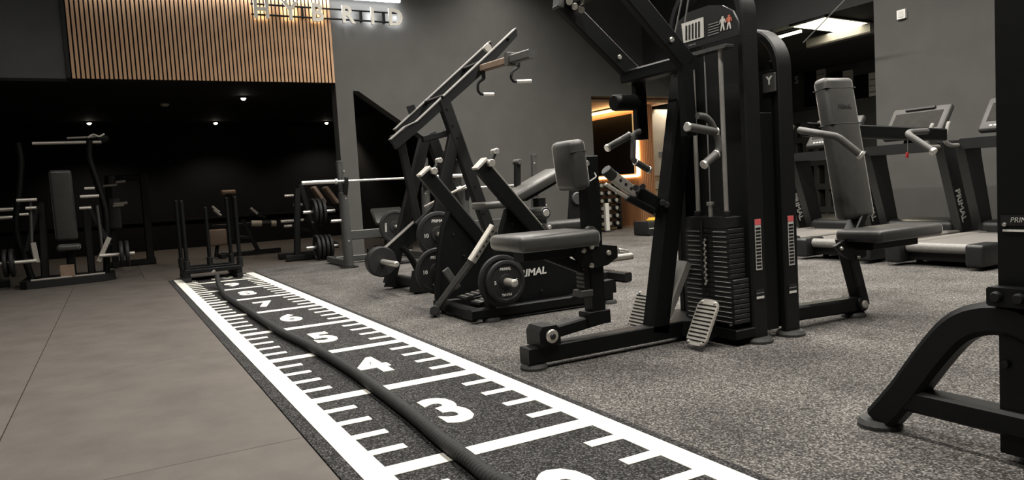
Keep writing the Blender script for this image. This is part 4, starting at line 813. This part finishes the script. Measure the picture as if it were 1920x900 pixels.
# ================================================================== chest press with tall curved arms in the dark (A)
A = thing('standing_chest_press', 'dark plate-loaded chest press with tall curved arms and a rounded base', 'gym machine', (-1.25, 11.0, 0)); ay_ = 11.0
MB().prism([(-1.78, 10.72, .05), (-1.70, 10.64, .05), (-.86, 10.78, .05), (-.72, 10.9, .05), (-.72, 11.5, .05), (-1.78, 11.5, .05)], (0, 0, .09)).build('base_frame', 'frame_dull', A)
MB().beam((-1.66, 10.74, .105), (-.84, 10.85, .105), .02, .03).build('base_trim', 'steel', A)
c = U(119, 385, Y=ay_); MB().pad(c, (1, 0, 0), (0, 1, .12), (0, -.12, 1), .25, .10, .92, .035).build('back_pad', 'vinyl', A); MB().pad(c+V((0, -.006, .16)), (1, 0, 0), (0, 1, .12), (0, -.12, 1), .252, .1, .005, .001, 1).build('pad_seam', 'seam', A)
MB().pad((c.x+.02, 10.9, .48), (1, 0, 0), (0, 1, 0), (0, 0, 1), .26, .3, .08, .03).build('seat', 'vinyl', A); MB().beam((c.x+.02, 11.05, .08), (c.x+.02, 11.05, .46), .1, .1).build('seat_post', 'frame', A)
MB().prism([(c.x-.1, 10.80, .1), (c.x+.06, 10.80, .1), (c.x+.06, 10.80, .26), (c.x-.1, 10.80, .26)], (0, .03, 0)).build('step_plate', 'brown_pad', A)
for pts_ in ([(33, 268), (40, 300), (36, 360), (28, 430), (58, 505)], [(168, 262), (166, 295), (182, 340), (200, 400), (200, 510)]):
    w_ = [U(x, y, Y=ay_+.1) for x, y in pts_]; w_[-1].z = .09; MB().tube(w_, .042, 12).build('curved_upright', 'frame', A)
for pts_ in ([(78, 380), (84, 510)], [(160, 385), (172, 505)]):
    w_ = [U(x, y, Y=ay_+.15) for x, y in pts_]; w_[-1].z = .09; MB().beam(w_[0], w_[1], .09, .09, up=(1, 0, 0)).build('inner_post', 'frame_dull', A)
a_, b_ = U(60, 269, Y=ay_+.1), U(190, 266, Y=ay_+.1); MB().cyl(a_, b_, .022, 12).build('top_bar', 'alu', A); MB().cyl(U(125, 259, Y=ay_+.25), U(188, 256, Y=ay_+.25), .016, 12).build('top_bar', 'alu', A)
MB().pad(U(190, 262, Y=ay_+.15), (1, 0, .35), (0, 1, 0), (-.35, 0, 1), .2, .12, .1, .04).build('arm_head', 'frame_dull', A); MB().tube([U(x, y, Y=ay_+.02) for x, y in [(165, 258), (175, 251), (185, 257), (196, 251)]], .014, 8).build('top_handle', 'alu', A)
for px, py, l, r in [(50, 375, .22, .022), (168, 368, .22, .022), (160, 390, .14, .02), (58, 390, .12, .02), (32, 492, .42, .0245), (220, 477, .42, .0245), (45, 402, .1, .018), (168, 353, .12, .018)]:
    q = U(px, py, Y=ay_-.1); MB().cyl((q.x-l/2, q.y, q.z), (q.x+l/2, q.y, q.z), r, 12).build('grip' if r < .0235 else 'weight_horn', 'alu', A)
for pts_ in ([(57, 378), (60, 470), (66, 488)], [(182, 385), (190, 450), (192, 480)]): MB().tube([U(x, y, Y=ay_-.05) for x, y in pts_], .018, 8).build('linkage', 'rackgrey', A)
for a, b in [((205, 445), (185, 490)), ((62, 455), (70, 492))]: MB().beam(U(*a, Y=ay_-.06), U(*b, Y=ay_-.06), .06, .03, up=(1, 0, 0)).build('link_plate', 'steel', A)
MB().beam(U(70, 385, Y=ay_), U(50, 470, Y=ay_), .06, .06, up=(1, 0, 0)).build('lever', 'frame_dull', A); MB().beam(U(165, 385, Y=ay_), U(205, 460, Y=ay_), .06, .06, up=(1, 0, 0)).build('lever', 'frame_dull', A)
for k, (px, py, s) in enumerate([(32, 492, 'left'), (220, 477, 'right')]):
    for j in range(2):
        q = U(px, py, Y=ay_-.1); plate((q.x+((.05+.07*j) if s == 'right' else -.05-.07*j), q.y, q.z), .18, .05, 1, ('inner' if j == 0 else 'outer')+' plate on the curved-arm press, '+('sled side' if s == 'right' else 'side away from the sled'), '', ax=(1, 0, 0), brand=False)
# machines behind it
A2 = thing('dark_pulley_machine', 'dark machine with two small grey pads behind the curved-arm press', 'gym machine', (-.45, 13.4, 0)); y2 = 13.4
MB().beam((-.85, y2, .05), (-.1, y2, .05), .1, .12).build('base_rail', 'frame_dull', A2); MB().beam((-.18, y2, .08), (-.18, y2, 1.5), .12, .12).build('upright', 'frame_dull', A2); MB().beam((-.75, y2, 1.45), (-.18, y2, 1.45), .1, .1).build('top_beam', 'frame_dull', A2); MB().beam((-.7, y2-.3, .05), (-.7, y2+.3, .05), .08, .08).build('base_cross', 'frame_dull', A2); MB().beam((-.7, y2, .06), (-.7, y2, 1.45), .1, .1).build('upright', 'frame_dull', A2)
for px, py, w_, h_ in [(208, 338, .12, .18), (215, 400, .18, .5)]: MB().pad(U(px, py, Y=y2-.12), (1, 0, 0), (0, 1, 0), (0, 0, 1), w_, .09, h_, .03).build('pad', 'vinyl', A2)
for px, py, l in [(206, 348, .2), (226, 341, .14), (226, 382, .2), (222, 386, .16)]: q = U(px, py, Y=y2-.2); MB().cyl((q.x-l/2, q.y, q.z), (q.x+l/2, q.y, q.z+.01), .022, 12).build('grip', 'alu', A2)
A3 = thing('dark_row_machine', 'dark machine with pale weight horns by the edge of the unlit room', 'gym machine', (-2.3, 11.2, 0)); y3 = 11.4
MB().beam((-2.5, y3, .05), (-1.95, y3, .05), .1, .1).build('base_rail', 'frame_dull', A3); MB().beam((-2.1, y3, .08), (-2.1, y3, 1.2), .1, .1).build('upright', 'frame_dull', A3); MB().beam((-2.1, y3-.3, .05), (-2.1, y3+.3, .05), .08, .08).build('base_cross', 'frame_dull', A3)
for px, py, l in [(8, 393, .3), (14, 408, .2)]: q = U(px, py, Y=y3-.1); MB().cyl((q.x-l/2, q.y, q.z), (q.x+l/2, q.y, q.z), .025, 12).build('grip', 'alu', A3)
# ================================================================== treadmills
def treadmill(x, y, label):
    t = thing('treadmill', label, 'treadmill', (x, y, 0), 'row of treadmills facing the charcoal wall')
    W = .42
    MB().box((x+.12, y-W+.06, .05), (x+1.75, y+W-.06, .15)).build('deck_frame', 'frame_dull', t)
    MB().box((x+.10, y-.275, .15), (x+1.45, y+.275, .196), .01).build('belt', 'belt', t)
    MB().cyl((x+.09, y-.275, .168), (x+.09, y+.275, .168), .045, 18).build('rear_roller', 'plastic_grey', t)
    for s in (-1, 1):
        MB().box((x+.1, y+s*.35-.07, .12), (x+1.5, y+s*.35+.07, .205), .012).build('side_rail', 'deck_side', t)
        MB().pad((x+.12, y+s*.355, .125), (1, 0, 0), (0, 1, 0), (0, 0, 1), .30, .15, .19, .03).build('rear_cap', 'plastic', t)
        MB().cyl((x+.3, y+s*.3, .0), (x+.3, y+s*.3, .05), .03, 12).build('foot', 'rubber', t); MB().cyl((x+1.55, y+s*.3, .0), (x+1.55, y+s*.3, .06), .03, 12).build('foot', 'rubber', t)
        up = MB().prism([(x+1.64, y+s*.40, .12), (x+1.52, y+s*.40, .12), (x+1.44, y+s*.40, .16), (x+1.14, y+s*.40, 1.0), (x+1.12, y+s*.40, 1.1), (x+1.40, y+s*.40, 1.1), (x+1.42, y+s*.40, .95)], (0, .09, 0)).build('upright', 'plastic', t)
        tx = MB().tube([(x+1.35, y+s*.40, 1.06), (x+.98, y+s*.40, 1.06), (x+.9, y+s*.41, 1.10), (x+.98, y+s*.42, 1.26), (x+1.0, y+s*.42, 1.28)], .02, 12).build('handrail', 'plastic_grey', t)
        if s < 0: d = V((1.14-1.44, 0, 1.0-.16)).normalized(); text('PRIMAL', 'lettering', 'print', V((x+1.41, y-.4455, .46)), -d, V((d.z, 0, -d.x)), .08, up, .001, .1, .03, 1.0)
    MB().box((x+1.1, y-.4, 1.02), (x+1.5, y+.4, 1.12), .02).build('handle_deck', 'plastic', t)
    MB().pad((x+1.62, y, .19), (1, 0, 0), (0, 1, 0), (0, 0, 1), .5, .74, .24, .06).build('motor_hood', 'plastic', t)
    MB().beam((x+1.42, y, 1.1), (x+1.5, y, 1.3), .08, .3, up=(1, 0, 0)).build('console_stem', 'plastic', t)
    n = V((-.80, 0, .6)); u = V((.6, 0, .8)); c = V((x+1.42, y, 1.33))
    cs = MB().pad(c, (0, 1, 0), n, u, .64, .07, .40, .025).build('console', 'console', t)
    MB().prism([c+n*.036+u*a+V((0, b, 0)) for a, b in [(-.1, -.26), (-.1, .26), (.12, .26), (.12, -.26)]], n*.003).build('display', 'console_face', cs)
    for k in range(11): q = c+n*.037-u*.155+V((0, -.2+.04*k, 0)); MB().prism([q+u*.008+V((0, .013, 0)), q-u*.008+V((0, .013, 0)), q-u*.008-V((0, .013, 0)), q+u*.008-V((0, .013, 0))], n*.004).build('button', 'print', cs)
    MB().beam(c+n*.045+u*.16+V((0, -.16, 0)), c+n*.045+u*.16+V((0, .16, 0)), .02, .03, up=n).build('tablet_ledge', 'rubber', cs)
    MB().cyl(c+n*.05-u*.15+V((0, .02, 0)), c+n*.06-u*.15+V((0, .02, 0)), .02, 12).build('stop_button', 'frame', cs)
    return t
treadmill(5.42, 3.50, 'black treadmill whose console hides behind the heavy bolted upright'); treadmill(5.42, 4.50, 'black treadmill with tilted console in front of the charcoal wall'); treadmill(5.42, 5.50, 'black treadmill at the end of the wall, seen behind the backrest'); treadmill(5.42, 6.50, 'black treadmill beyond the end of the charcoal wall')
# ================================================================== dumbbell rack and box in the doorway
dr = thing('dumbbell_rack', 'black tiered rack of dumbbells in the doorway', 'dumbbell rack', (7.4, 11.1, 0)); q = U(1150, 340, Y=11.1)
for xx in (q.x-.72, q.x+.1): MB().beam((xx, 11.1, 0), (xx, 11.1, q.z+.05), .1, .06, up=(0, 1, 0)).build('upright', 'frame_dull', dr)
for k in range(6): MB().box((q.x-.72, 10.98, .06+k*.145), (q.x+.1, 11.2, .08+k*.145)).build('shelf', 'frame_dull', dr)
for k in range(6):
    for j in range(4):
        xx = q.x-.58+j*.17; z = .08+k*.145+.053; row = ['lowest', 'second', 'third', 'fourth', 'fifth', 'top'][k]
        d_ = thing('dumbbell', 'small black and chrome dumbbell on the '+row+' tier of the doorway rack', 'dumbbell', (xx, 11.08, z-.05), 'dumbbells on the '+row+' tier')
        MB().cyl((xx, 10.94, z), (xx, 11.2, z), .014, 10).build('handle', 'chrome', d_)
        for a, b in ((10.93, 11.02), (11.13, 11.21)): hd_ = MB().cyl((xx, a, z), (xx, b, z), .05, 12).build('head', 'rubber', d_); MB().cyl((xx, a-.004, z), (xx, a+.002, z), .034, 12).build('end_cap', 'chrome', hd_)
q = U(1139, 434, Z=0); pst = thing('white_post', 'slim white post standing by the dumbbell rack', 'post', (q.x, q.y, 0)); h_ = (U(1139, 381, Y=q.y).z)
MB().box((q.x-.04, q.y-.03, .015), (q.x+.04, q.y+.03, h_), .006).build('column', 'white', pst); MB().box((q.x-.1, q.y-.08, 0), (q.x+.1, q.y+.08, .018)).build('base_plate', 'frame_dull', pst)
q = U(1226, 441, Z=0); bx = thing('step_box', 'black platform box with a yellow item on top near the passage', 'box', (q.x, q.y, 0))
MB().pad((q.x, q.y+.1, .125), (1, 0, 0), (0, 1, 0), (0, 0, 1), .36, .4, .23, .02).build('body', 'rubber', bx); MB().box((q.x-.17, q.y-.11, .115), (q.x+.17, q.y-.098, .13), .001).build('stripe', 'print_pale', bx); MB().box((q.x-.16, q.y-.1, 0), (q.x+.16, q.y+.3, .02)).build('foot', 'rubber', bx)
yw = thing('resistance_band', 'small yellow band coiled on the black platform box', 'band', (q.x+.02, q.y+.05, .24)); MB().tube([V((q.x+.02+.09*math.cos(a), q.y+.05+.07*math.sin(a), .252)) for a in [k*math.pi/8 for k in range(17)]], .014, 8, 0).build('coil', 'yellow', yw); MB().tube([V((q.x+.02+.06*math.cos(a), q.y+.05+.05*math.sin(a), .274)) for a in [k*math.pi/8 for k in range(17)]], .013, 8, 0).build('coil', 'yellow', yw)
